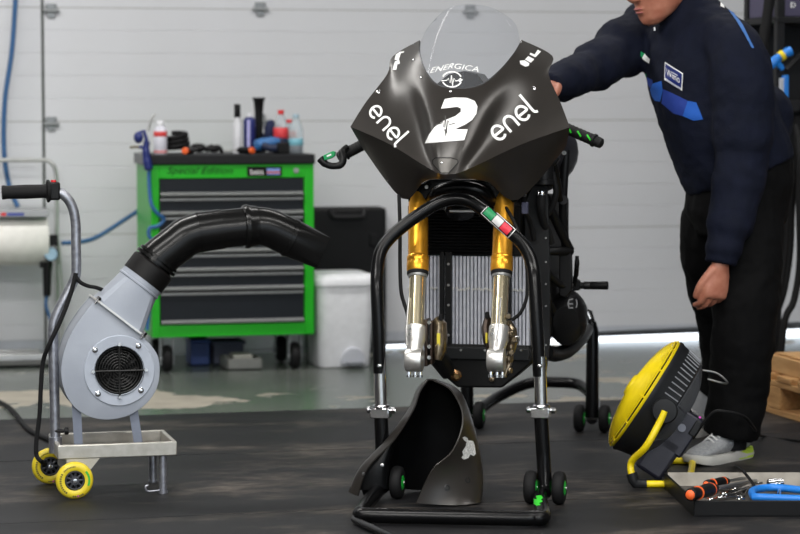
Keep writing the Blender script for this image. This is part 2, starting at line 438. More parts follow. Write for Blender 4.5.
roll = obj('paper_roll', MB().lathe([(.03, 0), (rr-.004, 0), (rr, .004), (rr, (b-a).length-.004), (rr-.004, (b-a).length), (.03, (b-a).length)], a, b-a, 40), pm('paper_white', '#e9e7e2', .8), t, ang=60)
obj('cutter_bar', MB().box2(V(L(-55, 211, -.1)), V(L(49, 217, -.1))+V((0, .2, 0))), pm('bar_grey', '#a9abad', .4, .4), t, bevel=.003)
f = lambda x, y: L(x, y, -.102)
flat('bar_print', [[(1, 212.5), (6, 212.5), (6, 216), (1, 216)]], f, red_pl, t); flat('bar_print', [[(7, 212.8), (24, 212.8), (24, 215.8), (7, 215.8)]], f, pm('print_blue', '#3b4a9a', .5), t)
one('air_gauge_gun', MB().box2(L(47, 235, -.06), V(L(58, 246, -.06))+V((0, .03, 0))).cyl(L(51, 254, -.09), L(51, 254, -.04), .032, n=20).tube([L(48, 262, -.06), L(47, 272, -.06), L(47, 296, -.06)], [.022, .019, .016], 12).box2(L(40, 262, -.07), V(L(52, 268, -.07))+V((0, .03, 0))), black_pl, PF,
    'black tyre inflator gun with gauge hanging on the paper roll stand', 'inflator', bevel=.003)
gg = [o for o in COL.objects if o.name.startswith('air_gauge_gun')][0]
obj('gauge_face', MB().cyl(L(51, 254, -.0915), L(51, 254, -.093), .027, n=20), pm('gauge_face', '#8fb0c4', .4), gg)
obj('gun_hose', MB().tube(cat_([L(47, 296, -.06), L(46, 305, -.06), L(50, 318, -.05), L(54, 330, -.03), L(56, 345, 0)]), .007, 8), hose_m, gg)
# ---------------------------------------------------------------- green tool cabinet
CF = Fr(G(230, 372), 14); L = CF.l
cab = thing('tool_cabinet', 'bright green tool cabinet on castors with dark drawers', 'cabinet', CF)
xl, xr = L(151.5, 250, 0).x, L(314, 250, 0).x
zt, zbt = L(230, 164.5, 0).z, L(230, 336, 0).z
DP = .43
oxl, oxr = L(159.5, 250, 0).x, L(304.5, 250, 0).x; ozt, ozb = L(230, 178, 0).z, L(230, 324, 0).z
mb = MB()
mb.box2((xl, .0, zbt), (oxl, .03, zt)).box2((oxr, 0, zbt), (xr, .03, zt)).box2((oxl, 0, ozt), (oxr, .03, zt)).box2((oxl, 0, zbt), (oxr, .03, ozb))
obj('front_frame', mb, green_cab, cab, bevel=.002)
mb = MB().box2((xl, .03, zbt), (xl+.02, DP, zt)).box2((xr-.02, .03, zbt), (xr, DP, zt)).box2((xl+.02, DP-.02, zbt), (xr-.02, DP, zt)).box2((xl+.02, .03, zbt), (xr-.02, DP-.02, zbt+.02))
obj('body', mb, green_cab, cab, bevel=.002)
obj('worktop', MB().box2((xl-.01, -.012, zt), (xr+.004, DP+.01, L(230, 154.5, 0).z)), pm('worktop_black', '#1d1e20', .55), cab, bevel=.006)
obj('corner_cap', MB().box2((xl-.018, -.014, zt-.002), (xl-.009, DP*.9, L(230, 154, 0).z)), pm('cap_grey', '#6d6f70', .5), cab, bevel=.003)
drw = pm('drawer_charcoal', '#1d2126', .42); rail = pm('drawer_rail', '#a3a5a5', .38, .4)
ys = [178+18.8*i for i in range(7)]+[324]
for i in range(7):
    za, zc = L(230, ys[i], 0).z, L(230, ys[i+1], 0).z; h = za-zc
    d = obj('drawer', MB().box2((oxl+.003, .004, zc+.002), (oxr-.003, .30, za-.002)), drw, cab, bevel=.001)
    hz = zc+.004
    obj('drawer_handle', MB().prism([(oxl+.006, .004, hz), (oxl+.006, -.016, hz+.003), (oxl+.006, -.018, hz+.009), (oxl+.006, -.006, hz+.015), (oxl+.006, .004, hz+.016)], (oxr-oxl-.012, 0, 0)), rail, d)
    if i: obj('drawer_lip', MB().box2((oxl+.006, -.004, za-.014), (oxr-.006, .004, za-.005)), rail, d, bevel=.001)
yp = -.0012
flat('lettering', [fit(text2d('Special Edition', 1, .35), (167, 176), (66, 0), (0, -9))], lambda x, y: L(x, y, yp), pm('lettering_dark', '#021004', .5), cab)
flat('badge', [[(247, 166.5), (282, 166.5), (282, 176.5), (247, 176.5)]], lambda x, y: L(x, y, yp), black_deep, cab)
flat('badge_print', [fit(text2d('beta'), (250.5, 174.5), (13, 0), (0, -5.5))], lambda x, y: L(x, y, yp-.001), white_ink, cab)
flat('badge_print', [[(267, 168.5), (280, 168.5), (280, 171), (267, 171)], [(267, 173.5), (280, 173.5), (280, 174.6), (267, 174.6)]], lambda x, y: L(x, y, yp-.001), pm('badge_blue', '#7ea2e8', .5), cab)
flat('badge_print', [[(267, 171.2), (280, 171.2), (280, 173.2), (267, 173.2)]], lambda x, y: L(x, y, yp-.001), pm('badge_red', '#c86a6a', .5), cab)
c = L(296, 170.5, 0); obj('lock', MB().cyl((c.x, 0, c.z), (c.x, -.006, c.z), .011, n=20).cyl((c.x, -.006, c.z), (c.x, -.009, c.z), .007, n=16), pm('lock_steel', '#a5a7a8', .5, .5), cab)
def castor(x, y, swiv):
    o = obj('castor', MB().box2((x-.03, y-.03, zbt-.008), (x+.03, y+.03, zbt)).box2((x-.028, y-.02, .03), (x-.023, y+.025, zbt-.008)).box2((x+.023, y-.02, .03), (x+.028, y+.025, zbt-.008)).cyl((x-.032, y, .055), (x+.032, y, .055), .008, n=10), pm('castor_zinc', '#b9bdc0', .35, .7), cab, bevel=.002)
    obj('wheel', MB().lathe([(.02, -.018), (.05, -.018), (.057, -.008), (.057, .008), (.05, .018), (.02, .018)], (x, y, .055), (1, 0, 0), 28), black_rub, o)
for x in (xl+.07, xr-.07):
    for y in (.07, DP-.07): castor(x, y, 0)
ztop = L(230, 154.5, 0).z
# the things on the cabinet
def bottle(px, y0, y1, d, prof, mat, nm, label, cat, caps=None, liquid=None, group=None):
    p = L(px, y1, d); h = L(px, y0, d).z-ztop
    o = one(nm, MB().lathe([(r, z*h) for r, z in prof], (p.x, d, ztop), n=24), mat, CF, label, cat, group, ang=50)
    for (r0, za, zb_, m_, n_) in caps or []:
        obj(n_, MB().lathe([(r0*.96, za*h), (r0, za*h+.002), (r0, zb_*h-.002), (r0*.93, zb_*h)], (p.x, d, ztop), n=24), m_, o, ang=50)
    return o
def clear_mat(name, col, a=.35, rough=.05):
    m = bpy.data.materials.new(name); m.use_nodes = True; nt = m.node_tree
    out = nt.nodes['Material Output']; b = nt.nodes['Principled BSDF']
    b.inputs['Base Color'].default_value = lin(col); b.inputs['Roughness'].default_value = rough
    tr = nt.nodes.new('ShaderNodeBsdfTransparent'); tr.inputs[0].default_value = tuple(.55+.45*x for x in lin(col)[:3])+(1,)
    n = nt.nodes.new('ShaderNodeTexNoise'); n.inputs['Scale'].default_value = 20
    mr = nt.nodes.new('ShaderNodeMapRange'); mr.inputs[3].default_value = a*.9; mr.inputs[4].default_value = a*1.1
    nt.links.new(n.outputs['Fac'], mr.inputs[0])
    mx = nt.nodes.new('ShaderNodeMixShader'); nt.links.new(mr.outputs[0], mx.inputs[0])
    nt.links.new(tr.outputs[0], mx.inputs[1]); nt.links.new(b.outputs[0], mx.inputs[2]); nt.links.new(mx.outputs[0], out.inputs[0])
    return m
pet = clear_mat('clear_bottle_plastic', '#dfe8ec', .3)
can_w = pm('can_white', '#dcdce6', .35); can_n = pm('can_navy', '#2b3474', .3, .3)
bottle(160.5, 121, 155, .14, [(.026, 0), (.028, .02), (.028, .74), (.02, .82), (.012, .84)], can_w, 'spray_can', 'white spray can with red band on green cabinet', 'spray can',
       [(.0285, .52, .70, pm('can_red', '#d5403f', .4), 'label_band'), (.0284, .03, .12, pm('can_pink', '#d98080', .4), 'label_band'), (.016, .84, 1.0, white_pl, 'cap')])
bottle(237.5, 104, 154, .20, [(.019, 0), (.020, .02), (.019, .6), (.012, .68), (.012, .74)], pm('brush_bottle_white', '#d9dade', .4), 'brush_bottle', 'tall white bottle with black tapered cap on cabinet', 'bottle',
       [(.0135, .73, 1.0, black_pl, 'cap')])
bottle(249.5, 113, 154, .22, [(.024, 0), (.026, .02), (.026, .80), (.02, .88), (.010, .9)], can_n, 'spray_can', 'dark blue spray can with pale stripe on green cabinet', 'spray can',
       [(.010, .88, 1.0, white_pl, 'nozzle')])
p = L(249.5, 150, .22); flat('pale_stripe', [[(247, 120), (250, 120), (250, 147), (247, 147)]], lambda x, y: L(x, y, .1935), pm('stripe_lilac', '#b9b6e6', .4), [o for o in COL.objects if o.name.startswith('spray_can')][-1])
bottle(259, 97.5, 154, .26, [(.016, 0), (.017, .05), (.0165, .55), (.018, .75), (.022, .93), (.027, .97), (.027, 1.0), (.01, 1.0)], black_pl, 'torch', 'tall black flared torch standing on the green cabinet', 'torch')
btl = [(.028, 0), (.031, .03), (.031, .2), (.029, .3), (.031, .45), (.031, .6), (.022, .78), (.012, .88), (.012, .9)]
b1 = bottle(281, 110, 154, .16, btl, pet, 'soda_bottle', 'clear soda bottle with red cap and red label, taller one', 'bottle',
       [(.0135, .90, 1.0, red_pl, 'cap'), (.0315, .34, .60, pm('label_red', '#d83a40', .5), 'label')])
b2 = bottle(289.5, 119.5, 154, .22, btl, pet, 'soda_bottle', 'clear soda bottle with red cap, shorter one behind', 'bottle',
       [(.0135, .90, 1.0, red_pl, 'cap'), (.0315, .40, .66, pm('label_orange', '#d2502c', .5), 'label')])
b3 = bottle(296, 114, 154, .12, btl, pet, 'water_bottle', 'clear water bottle with pale blue cap on cabinet corner', 'bottle',
       [(.0135, .90, 1.0, pm('cap_ice', '#a9c2cf', .4), 'cap'), (.0315, .20, .38, pm('label_aqua', '#79b8c8', .5), 'label')])
for b_, c_, hh in ((b1, '#5b4132', .22), (b2, '#8d7a5c', .3), (b3, '#27324a', .18)):
    q = [v.co for v in b_.data.vertices]; cx = sum(x.x for x in q)/len(q); cy = sum(x.y for x in q)/len(q)
    obj('drink', MB().lathe([(.001, .003), (.026, .003), (.028, .01), (.028, hh*.2), (.001, hh*.2)], (cx, cy, ztop), n=20), pm('drink'+c_, c_, .2), b_)
# air gun with hose, hooked on the left end
mb = MB(); q = lambda x, y, d=-.02: L(x, y, d)
mb.tube(cat_([q(147, 141), q(146, 150), q(147, 160), q(149, 170)]), [.013]*6+[.016]*6+[.018]*6+[.014], 14)
mb.sphere(q(138.5, 137.5), (.02, .02, .024)).tube([q(139, 133), q(144, 131), q(147, 141)], .008, 10).tube([q(147, 148), q(139, 147)], .007, 8)
ag = one('blow_gun', mb, navy_pl, CF, 'dark blue air blow gun hooked over left end of cabinet', 'air gun', ang=60)
obj('nozzle', MB().tube(cat_([q(148, 131), q(150, 124), q(152, 118), q(155, 114)]), .004, 8), steel, ag)
obj('trigger', MB().tube([q(141, 147), q(134, 147), q(130, 147.5)], .005, 8), brass, ag)
obj('hose', MB().tube(cat_([q(149, 170), q(149, 180), q(150, 196, -.03), q(152, 206, -.04), q(158, 214, -.04), q(164, 219, -.03), q(158, 226, -.03), q(150, 228, -.03), q(149, 236, -.03), q(156, 250, -.03), q(150, 300, -.03), q(147, 330, -.03)]), .008, 8), pm('blue_coil', '#2b5f94', .4), ag)
# black straps, screwdrivers, drill
one('cable_coil', MB().tube([V((L(176, 150, .2).x+.055*math.cos(a*.35)*(1-.004*a), .2+.05*math.sin(a*.35), ztop+.012+.0011*a+.012*math.cos(a*.17)**2)) for a in range(60)], .010, 8), black_rub, CF, 'coiled black cable beside the spray can on cabinet', 'cable')
one('work_goggles', MB().tube(cat_([L(191, 152, .2), L(194, 147, .18), L(203, 147, .16), L(207, 149, .16), L(212, 147, .16), L(219, 147, .18), L(222, 152, .2)]), [.008]*5+[.013]*8+[.009]*4+[.013]*8+[.008]*12, 10).sphere(L(199, 149, .15), (.028, .014, .014)).sphere(L(214, 149, .15), (.028, .014, .014)), black_pl, CF, 'black safety goggles lying on the cabinet worktop', 'goggles', ang=60)
def driver(p0, p1, tip, label):
    o = thing('screwdriver', label, 'screwdriver', CF)
    p0, p1, tip = V(p0), V(p1), V(tip); ln = (p1-p0).length
    obj('handle', MB().lathe([(.006, 0), (.014, .004), (.016, .02), (.013, ln*.5), (.015, ln*.8), (.009, ln)], p0, p1-p0, 14), black_pl, o, ang=60)
    obj('end_cap', MB().lathe([(.004, -.006), (.013, -.004), (.0145, .004), (.0145, .012)], p0, p1-p0, 14), orange_pl, o, ang=60)
    obj('shaft', MB().cyl(p1, tip, .004, n=8), steel, o)
zz = ztop+.016
a = L(185, 154, -.0); driver((a.x, .0, zz), (a.x+.05, .10, zz), (a.x+.10, .2, zz), 'screwdriver with orange end cap near left on cabinet')
a = L(252.5, 152, -.0); driver((a.x, .0, zz), (a.x-.05, .06, zz), (a.x-.10, .10, zz), 'screwdriver with orange end cap below torch on cabinet')
mb = MB(); dr = pm('drill_blue', '#3a6fa8', .4)
drl = thing('cordless_drill', 'blue and black cordless drill lying on cabinet under torch', 'drill', CF)
a = L(262, 146, .10); r0 = V((a.x-.03, .10, ztop+.035))
obj('motor_body', MB().lathe([(.012, 0), (.022, .005), (.026, .03), (.026, .09), (.02, .11)], r0, (1, .3, .12), 18), dr, drl, ang=50)
obj('chuck', MB().lathe([(.018, 0), (.02, .01), (.016, .035), (.006, .05)], r0+V((1, .3, .12)).normalized()*.108, (1, .3, .12), 16), pm('drill_navy', '#1a2440', .5), drl, ang=50)
obj('grip', MB().tube([r0+V((.03, .0, 0)), r0+V((.06, -.03, -.012)), r0+V((.09, -.055, -.012))], [.017, .016, .018], 12), pm('drill_navy', '#1a2440', .5), drl)
obj('battery', MB().box(r0+V((.105, -.065, -.010)), (.05, .05, .045)), black_pl, drl, bevel=.005)
# crumpled work gloves
def lump(name, c, r, mat, label, cat, seed, fr=CF):
    random.seed(seed); mb = MB()
    for k in range(7): mb.sphere((c[0]+random.uniform(-1, 1)*r[0]*.6, c[1]+random.uniform(-1, 1)*r[1]*.6, c[2]+random.uniform(.0, .8)*r[2]), (r[0]*random.uniform(.35, .6), r[1]*random.uniform(.35, .6), r[2]*random.uniform(.3, .55)))
    o = one(name, mb, mat, fr, label, cat); md = o.modifiers.new('r', 'REMESH'); md.mode = 'VOXEL'; md.voxel_size = .006
    md = o.modifiers.new('s', 'SMOOTH'); md.iterations = 3; bake(o, 70); return o
a = L(273, 150, .25); lump('work_glove', (a.x, .25, ztop+.022), (.062, .05, .10), pm('glove_navy', '#161f44', .8, bump=.3, bscale=60), 'crumpled navy work glove in front of soda bottles', 'glove', 3)
# under the cabinet
one('storage_crate', MB().box2((L(213, 350, .3).x, .28, 0), (L(243, 350, .3).x, .42, .10)).box2((L(211, 350, .3).x, .27, .085), (L(245, 350, .3).x, .43, .1)), pm('crate_grey', '#4a4f63', .6), CF, 'dark grey storage crate under the green cabinet', 'crate', bevel=.005)
one('storage_bin', MB().box2((L(190, 350, .3).x, .28, 0), (L(209, 350, .3).x, .42, .11)).box2((L(189, 350, .3).x, .27, .095), (L(210, 350, .3).x, .43, .11)), pm('bin_blue', '#25407e', .5), CF, 'small blue storage bin under the green cabinet', 'bin', bevel=.005)
xa, xb = L(226, 362, .1).x, L(262, 362, .1).x
mb = MB().box2((xa, .08, 0), (xb, .26, .008)).box2((xa, .08, 0), (xa+.012, .26, .045)).box2((xb-.012, .08, 0), (xb, .26, .045)).box2((xa, .08, 0), (xb, .092, .045)).box2((xa, .248, 0), (xb, .26, .045))
one('drip_tray', mb, pm('tray_grey', '#8b8c88', .5), CF, 'grey drip tray on floor under the green cabinet', 'tray', bevel=.004)
one('folded_rag', MB().box2((xa+.03, .11, .008), (xb-.03, .23, .022)).box2((xa+.04, .12, .022), (xb-.05, .22, .034)).box2((xa+.035, .115, .034), (xb-.035, .225, .058)), pm('rag', '#b5b3ab', .9, bump=.4, bscale=80), CF, 'pale folded rag lying in the grey drip tray', 'rag', bevel=.006)
# black case and white pedal bin
KF = Fr(G(350, 352), 14); L = KF.l
bk = thing('tool_case', 'large black plastic case with carry handle behind the white bin', 'case', KF)
xa, xb = L(309, 250, .05).x, L(386, 250, .05).x; zc = L(350, 207, .05).z
obj('shell', MB().box2((xa, .05, 0), (xb, .17, zc)), black_pl, bk, bevel=.025, seg=4)
obj('shell_half', MB().box2((xa+.004, .02, .004), (xb-.004, .05, zc-.004)), black_pl, bk, bevel=.012, seg=3)
a, b = L(330, 212, .02), L(364, 212, .02)
obj('handle', MB().tube(cat_([(a.x, .015, zc-.005), (a.x+.01, .0, zc-.035), (a.x+.03, -.004, zc-.042), (b.x-.03, -.004, zc-.042), (b.x-.01, 0, zc-.035), (b.x, .015, zc-.005)]), .011, 10), pm('handle_black', '#1c1c1e', .35), bk)
for px in (322, 374): 
    c = L(px, 240, .02); obj('latch', MB().box((c.x, .015, c.z), (.04, .012, .055)), black_pl, bk, bevel=.004)
BF2 = Fr(G(345, 368), 14); L = BF2.l
bn = thing('pedal_bin', 'white plastic pedal bin with lid in front of black case', 'bin', BF2)
x0 = L(347, 367, 0).x; wt = (L(375, 283, 0).x-L(319, 283, 0).x)/2+.012; zr = L(347, 283, 0).z
def rsq(cx, cy, hx, hy, z, r, n=5):
    P = []
    for k, (sx, sy) in enumerate(((1, 1), (-1, 1), (-1, -1), (1, -1))):
        for j in range(n+1):
            a = PI/2*(k+j/n); P.append(V((cx+sx*(hx-r)+r*math.cos(a), cy+sy*(hy-r)+r*math.sin(a), z)))
    return P
cyb = .16
obj('body', MB().rings([rsq(x0, cyb, wt*.82, .13, 0, .04), rsq(x0, cyb, wt*.84, .135, .01, .045), rsq(x0, cyb, wt*.97, .155, zr-.02, .05), rsq(x0, cyb, wt*.97, .155, zr, .05)]), white_pl, bn, ang=40)
obj('lid', MB().rings([rsq(x0, cyb, wt*1.04, .168, zr-.012, .055), rsq(x0, cyb, wt*1.05, .170, zr+.006, .055), rsq(x0, cyb, wt*1.0, .162, zr+.024, .05), rsq(x0, cyb, wt*.86, .14, zr+.034, .05), rsq(x0, cyb, wt*.4, .06, zr+.038, .03)]), white_pl, bn, ang=50)
obj('pedal_housing', MB().prism([(x0+.03+.055*math.cos(PI*k/10), cyb-.16, .015+.07*math.sin(PI*k/10)) for k in range(11)], (0, .05, 0)), pm('bin_grey', '#b9bcc4', .5), bn, bevel=.004)
obj('pedal', MB().box((x0+.03, cyb-.175, .02), (.07, .05, .012)), pm('pedal_grey', '#74777d', .5), bn, bevel=.004)
# ================================================================== grey blower trolley
LF = Fr(G(120, 496), 14); L = LF.l
bl = thing('blower_trolley', 'grey centrifugal blower on a steel tray trolley with black duct', 'blower', LF)
zt = L(118, 443.5, 0).z; zl = L(118, 457.5, 0).z; dbk = LF.g(150, 430, zt).y
x0, x1 = L(57.5, 450, 0).x, L(177, 450, 0).x; w_ = .012
tray_m = pm('tray_steel', '#c3c1ba', .38, .55, col2='#a8a59c', scale=25)
tr = obj('tray', MB().box2((x0, 0, zl), (x1, w_, zt)).box2((x0, dbk-w_, zl), (x1, dbk, zt)).box2((x0, w_, zl), (x0+w_, dbk-w_, zt)).box2((x1-w_, w_, zl), (x1, dbk-w_, zt)).box2((x0+.002, .002, zl), (x1-.002, dbk-.002, zl+.006)), tray_m, bl, bevel=.004)
obj('tray_liner', MB().box2((x0+.02, .02, zl+.006), (x1-.02, dbk-.02, zl+.009)), pm('rusty_liner', '#6d5a4a', .7, col2='#8d8478', scale=14), tr)
lx = L(163, 470, .02).x
for x, d in ((lx, .022), (lx, dbk-.025)):
    obj('leg', MB().cyl((x, d, 0), (x, d, zl), .0115, n=16).cyl((x, d, 0), (x, d, .006), .014, n=16), galv, bl)
obj('leg_hook', MB().tube(cat_([(lx, .022, .010), (lx-.03, .016, .008), (lx-.048, .014, .010), (lx-.052, .014, .022), (lx-.044, .014, .026)]), .003, 8), galv, bl)
wy = pm('yellow_urethane', '#e3cf35', .35, col2='#d3bb22', scale=15); whub = pm('hub_graphite', '#3a3c42', .4)
def skate(px, py, d):
    c = L(px, py, d); R = .0535; c = V((c.x, d, R))
    o = obj('wheel', MB().lathe([(.029, -.010), (.036, -.013), (.046, -.012), (.0520, -.006), (.0535, 0), (.0520, .006), (.046, .012), (.036, .013), (.029, .010), (.029, -.010)], c, (0, 1, 0), 40, caps=False), wy, bl, ang=60)
    h = MB().torus(c, (0, 1, 0), .0300, .0045, 32, 8).torus(c+V((0, -.006, 0)), (0, 1, 0), .0255, .0025, 32, 6)
    h.lathe([(.0125, -.013), (.013, 0), (.0125, .013)], c, (0, 1, 0), 20)
    for k in range(9):
        a = 2*PI*k/9; h.cyl(c+V((.011*math.cos(a), 0, .011*math.sin(a))), c+V((.029*math.cos(a), 0, .029*math.sin(a))), .0032, .0028, 8)
    hb = obj('hub', h, whub, o); obj('hub_back', MB().cyl(c+V((0, .004, 0)), c+V((0, .008, 0)), .028, n=28), black_deep, hb)
    obj('axle_bolt', MB().lathe([(.0035, -.019), (.0065, -.0185), (.0075, -.013)], c, (0, 1, 0), 12), chrome, o)
    pr = []
    for a0, a1, m_ in ((25, -28, 'g'),): pass
    f = lambda x, y: c+V((x, -.0136, y))
    flat('print', [ribbon(arc(0, 0, .0405, 40, -22, 14), .006)], f, pm('wheel_print_green', '#2fae3a', .5), o)
    segs = []
    for k in range(10): a = 150+k*9; segs.append(ribbon(arc(0, 0, .041, a, a+5, 3), .0055))
    for k in range(9): a = 88+k*6; segs.append(ribbon(arc(0, 0, .0405, a, a+3.5, 3), .004))
    for k in range(6): a = 262+k*7; segs.append(ribbon(arc(0, 0, .0445, a, a+4.5, 3), .004))
    flat('print', segs, f, pm('wheel_print_dark', '#2a2c26', .5), o)
    flat('print', [ribbon(arc(0, 0, .0445, 276, 284, 4), .005)], f, pm('wheel_print_pink', '#d76a9c', .5), o)
skate(74.5, 480, -.018); skate(50, 467, dbk+.01)
for d in (.002, dbk-.008):
    xx = L(74.5, 480, -.018).x
    obj('wheel_bracket', MB().prism([(xx-.02, d, zl), (xx+.075, d, zl), (xx+.02, d, .045), (xx, d, .04), (xx-.02, d, .06)], (0, .006, 0)), pm('bracket_pale', '#b9b5aa', .45, .4), bl)
# handle
hd = .11
hp = cat_([L(55.5, 447, hd), L(54.5, 400, hd), L(53.3, 350, hd), L(53.0, 330, hd), L(55.5, 317, hd), L(66, 296, hd), L(74.5, 279, hd), L(76.3, 268, hd), L(76, 245, hd), L(75.5, 222, hd), L(71.5, 205, hd), L(63, 194.5, hd), L(52, 190.8, hd), L(46, 191, hd)], 5)
ho = obj('handle_tube', MB().tube(hp, .0145, 14), galv, bl, ang=60)
g0, g1 = L(50, 191, hd), L(2, 192.5, hd)
ln = (g1-g0).length
obj('grip', MB().lathe([(.030, 0), (.033, .004), (.033, .008), (.021, .012), (.0195, .02), (.0205, ln*.5), (.019, ln-.012), (.0205, ln-.008), (.020, ln)], g0, g1-g0, 24), black_rub, ho, ang=50)
obj('switch_box', MB().box2(V(L(47, 182, hd))+V((0, -.016, 0)), V(L(60, 200, hd))+V((0, .016, 0))), black_pl, ho, bevel=.006)
obj('switch_button', MB().cyl(L(53.5, 183, hd), L(53.5, 180, hd), .008, n=14), red_pl, ho)
obj('clamp_knob', MB().cyl(L(55, 431, hd-.01), L(66, 431, hd-.02), .005, n=8).lathe([(.006, 0), (.011, .002), (.011, .012), (.007, .014)], L(64, 431, hd-.02), (1, -.1, 0), 12), black_pl, ho)
obj('foot_socket', MB().cyl((hp[0].x, hd, zl+.004), (hp[0].x, hd, zl+.05), .019, n=16), galv, ho)
# scroll housing
out = [(97, 299), (85, 313), (73, 331), (65, 350), (61.5, 371), (65, 391), (75, 407), (91, 416.5), (109, 419), (129, 414.5), (146, 403), (156, 388), (159, 371), (157, 356), (150, 345), (139, 334)]
d0, d1_ = .035, .165
O2 = [L(x, y, d0) for x, y in out]
sm = cat_(O2[1:-1], 4); poly = [O2[0]]+sm+[O2[-1]]
hs = obj('scroll_housing', MB().prism([(p.x, d0+.004, p.z) for p in poly], (0, d1_-d0-.008, 0)), grey_paint, bl, ang=50)
cen = sum((V(p) for p in poly), V())/len(poly)
def grow(k): return [(cen.x+(p.x-cen.x)*k, p.y, cen.z+(p.z-cen.z)*k) for p in poly]
obj('side_plate', MB().prism([(p[0], d0-.004, p[2]) for p in grow(1.012)], (0, .008, 0)), grey_paint, hs, bevel=.002, ang=50)
obj('side_plate', MB().prism([(p[0], d1_-.004, p[2]) for p in grow(1.012)], (0, .008, 0)), grey_paint, hs, bevel=.002, ang=50)
ic = L(119.3, 370.5, d0-.004); ic = V((ic.x, d0-.004, ic.z)); Y_ = V((0, 1, 0))
cut = obj('cutter', MB().cyl(ic-Y_*.03, ic+Y_*.09, .0708, n=48), black_deep, bl)
for o_ in [hs]+[c_ for c_ in hs.children if c_.name.startswith('side_plate')][:1]:
    md = o_.modifiers.new('hole', 'BOOLEAN'); md.operation = 'DIFFERENCE'; md.object = cut; md.solver = 'EXACT'; bake(o_, 40)
bpy.data.objects.remove(cut)
obj('inlet_plate', MB().lathe([(.069, .002), (.072, -.003), (.100, -.004), (.102, -.002), (.102, .002)], ic, Y_, 64, caps=False), pm('grey_paint_light', '#aab1bd', .42), hs, ang=40)
obj('inlet_throat', MB().lathe([(.071, -.006), (.0705, .02), (.066, .03), (.060, .075), (.0, .075)], ic, Y_, 48, caps=False), black_deep, hs, ang=40)
gr = MB()
for k in range(8): gr.torus(ic+V((0, .004, 0)), Y_, .010+.0078*k, .0016, 32, 6)
for a in (0, PI/2): gr.cyl(ic+V((.072*math.cos(a), -.006, .072*math.sin(a))), ic+V((-.072*math.cos(a), -.006, -.072*math.sin(a))), .0026, n=8)
obj('inlet_guard', gr, pm('guard_wire', '#3a3a3a', .4, .7), hs)
fanw = MB()
for k in range(14):
    a = 2*PI*k/14; b = a+.5
    fanw.add([ic+V((.02*math.cos(a), .035, .02*math.sin(a))), ic+V((.058*math.cos(b), .02, .058*math.sin(b))), ic+V((.058*math.cos(b+.15), .04, .058*math.sin(b+.15))), ic+V((.02*math.cos(a+.15), .04, .02*math.sin(a+.15)))], [(0, 1, 2, 3)])
obj('impeller', fanw, pm('impeller_dark', '#2b2b2b', .5), hs, solid=.002)
for px, py in ((95, 350), (138.5, 346), (98, 394), (141, 390.5)):
    c = L(px, py, d0-.008); obj('bolt', MB().lathe([(.0085, .004), (.0085, 0), (.006, -.001), (.006, -.005), (.003, -.006)], (c.x, d0-.008, c.z), Y_, 12), chrome, hs)
for a in (0, 90, 180, 270):
    q = ic+V((.076*math.cos(math.radians(a)), -.006, .076*math.sin(math.radians(a)))); obj('guard_clip', MB().cyl(q, q+V((0, -.006, 0)), .005, n=10), chrome, hs)
# support legs of the housing
for pa, pb, s_ in (((76, 404), (78.5, 446), .02), ((133, 410), (139, 441), .02)):
    for d in (d0+.01, d1_-.02):
        a, b = L(pa[0], pa[1], d), L(pb[0], pb[1], d)
        obj('support_leg', MB().prism([(a.x-.012, d, a.z), (a.x+.014, d, a.z), (b.x+.013, d, zl+.007), (b.x-.011, d, zl+.007)], (0, .005, 0)), pm('grey_paint_dark', '#737a89', .45), hs)
# flange, transition and duct
ax = V((.62, 0, .785)).normalized(); sd = V((.785, 0, -.62)).normalized(); dm = (d0+d1_)/2
fc = L(117, 315.5, dm); fc = V((fc.x, dm, fc.z))
def rect_ring(c, hw, hd_, n=32, r=.0):
    P = []
    for j in range(n):
        a = 2*PI*(j+.5)/n; cx, cy = math.cos(a), math.sin(a); k = max(abs(cx), abs(cy)); P.append(c+sd*(hw*cx/k)+Y_*(hd_*cy/k))
    return P
def circ_ring(c, R, n=32, ax_=None):
    u = sd; return [c+u*R*math.cos(2*PI*(j+.5)/n)+Y_*R*math.sin(2*PI*(j+.5)/n) for j in range(n)]
fl = obj('flange', MB().rings([rect_ring(fc-ax*.003, .092, .082), rect_ring(fc+ax*.003, .092, .082)]), alu, hs, ang=20)
for s1 in (-1, 1):
    q = fc+sd*.083*s1+Y_*(-.074); obj('flange_bolt', MB().cyl(q-ax*.012, q+ax*.012, .004, n=8).cyl(q+ax*.003, q+ax*.011, .008, n=6), chrome, fl)
cc = L(138, 285.5, dm); cc = V((cc.x, dm, cc.z))
dt = obj('transition_duct', MB().rings([rect_ring(fc+ax*.003, .080, .068), rect_ring(fc+ax*.012, .079, .068), circ_ring(cc, .0655), circ_ring(cc+ax*.002, .0685), circ_ring(cc+ax*.006, .0685), circ_ring(cc+ax*.008, .066), circ_ring(cc+ax*.035, .066)]), grey_paint, bl, ang=30)
dk = pm('black_duct_pvc', '#121212', .24, bump=.02, bscale=60)
def D(px, py): 
    q = L(px, py, dm); return V((q.x, dm, q.z))
c0 = cc+ax*.022
duct = obj('duct_collar', MB().lathe([(.060, 0), (.067, .001), (.067, .050), (.063, .054), (.060, .056)], c0, ax, 36), pm('duct_rubber', '#121111', .5), bl, ang=35)
e0 = c0+ax*.050
elb = cat_([e0, e0+ax*.028, D(177, 244), D(187, 236.5), D(200, 232)], 5)
obj('duct_elbow', MB().tube(elb, .0575, 32), dk, duct, ang=60)
for k, R_ in ((.014, .0665), (.026, .064)): obj('duct_bead', MB().lathe([(.056, -.005), (R_, -.004), (R_, .004), (.056, .005)], e0+ax*k, ax, 36), dk, duct, ang=40)
pa, pb, pc = D(198, 232.5), D(222, 229), D(247, 226.5)
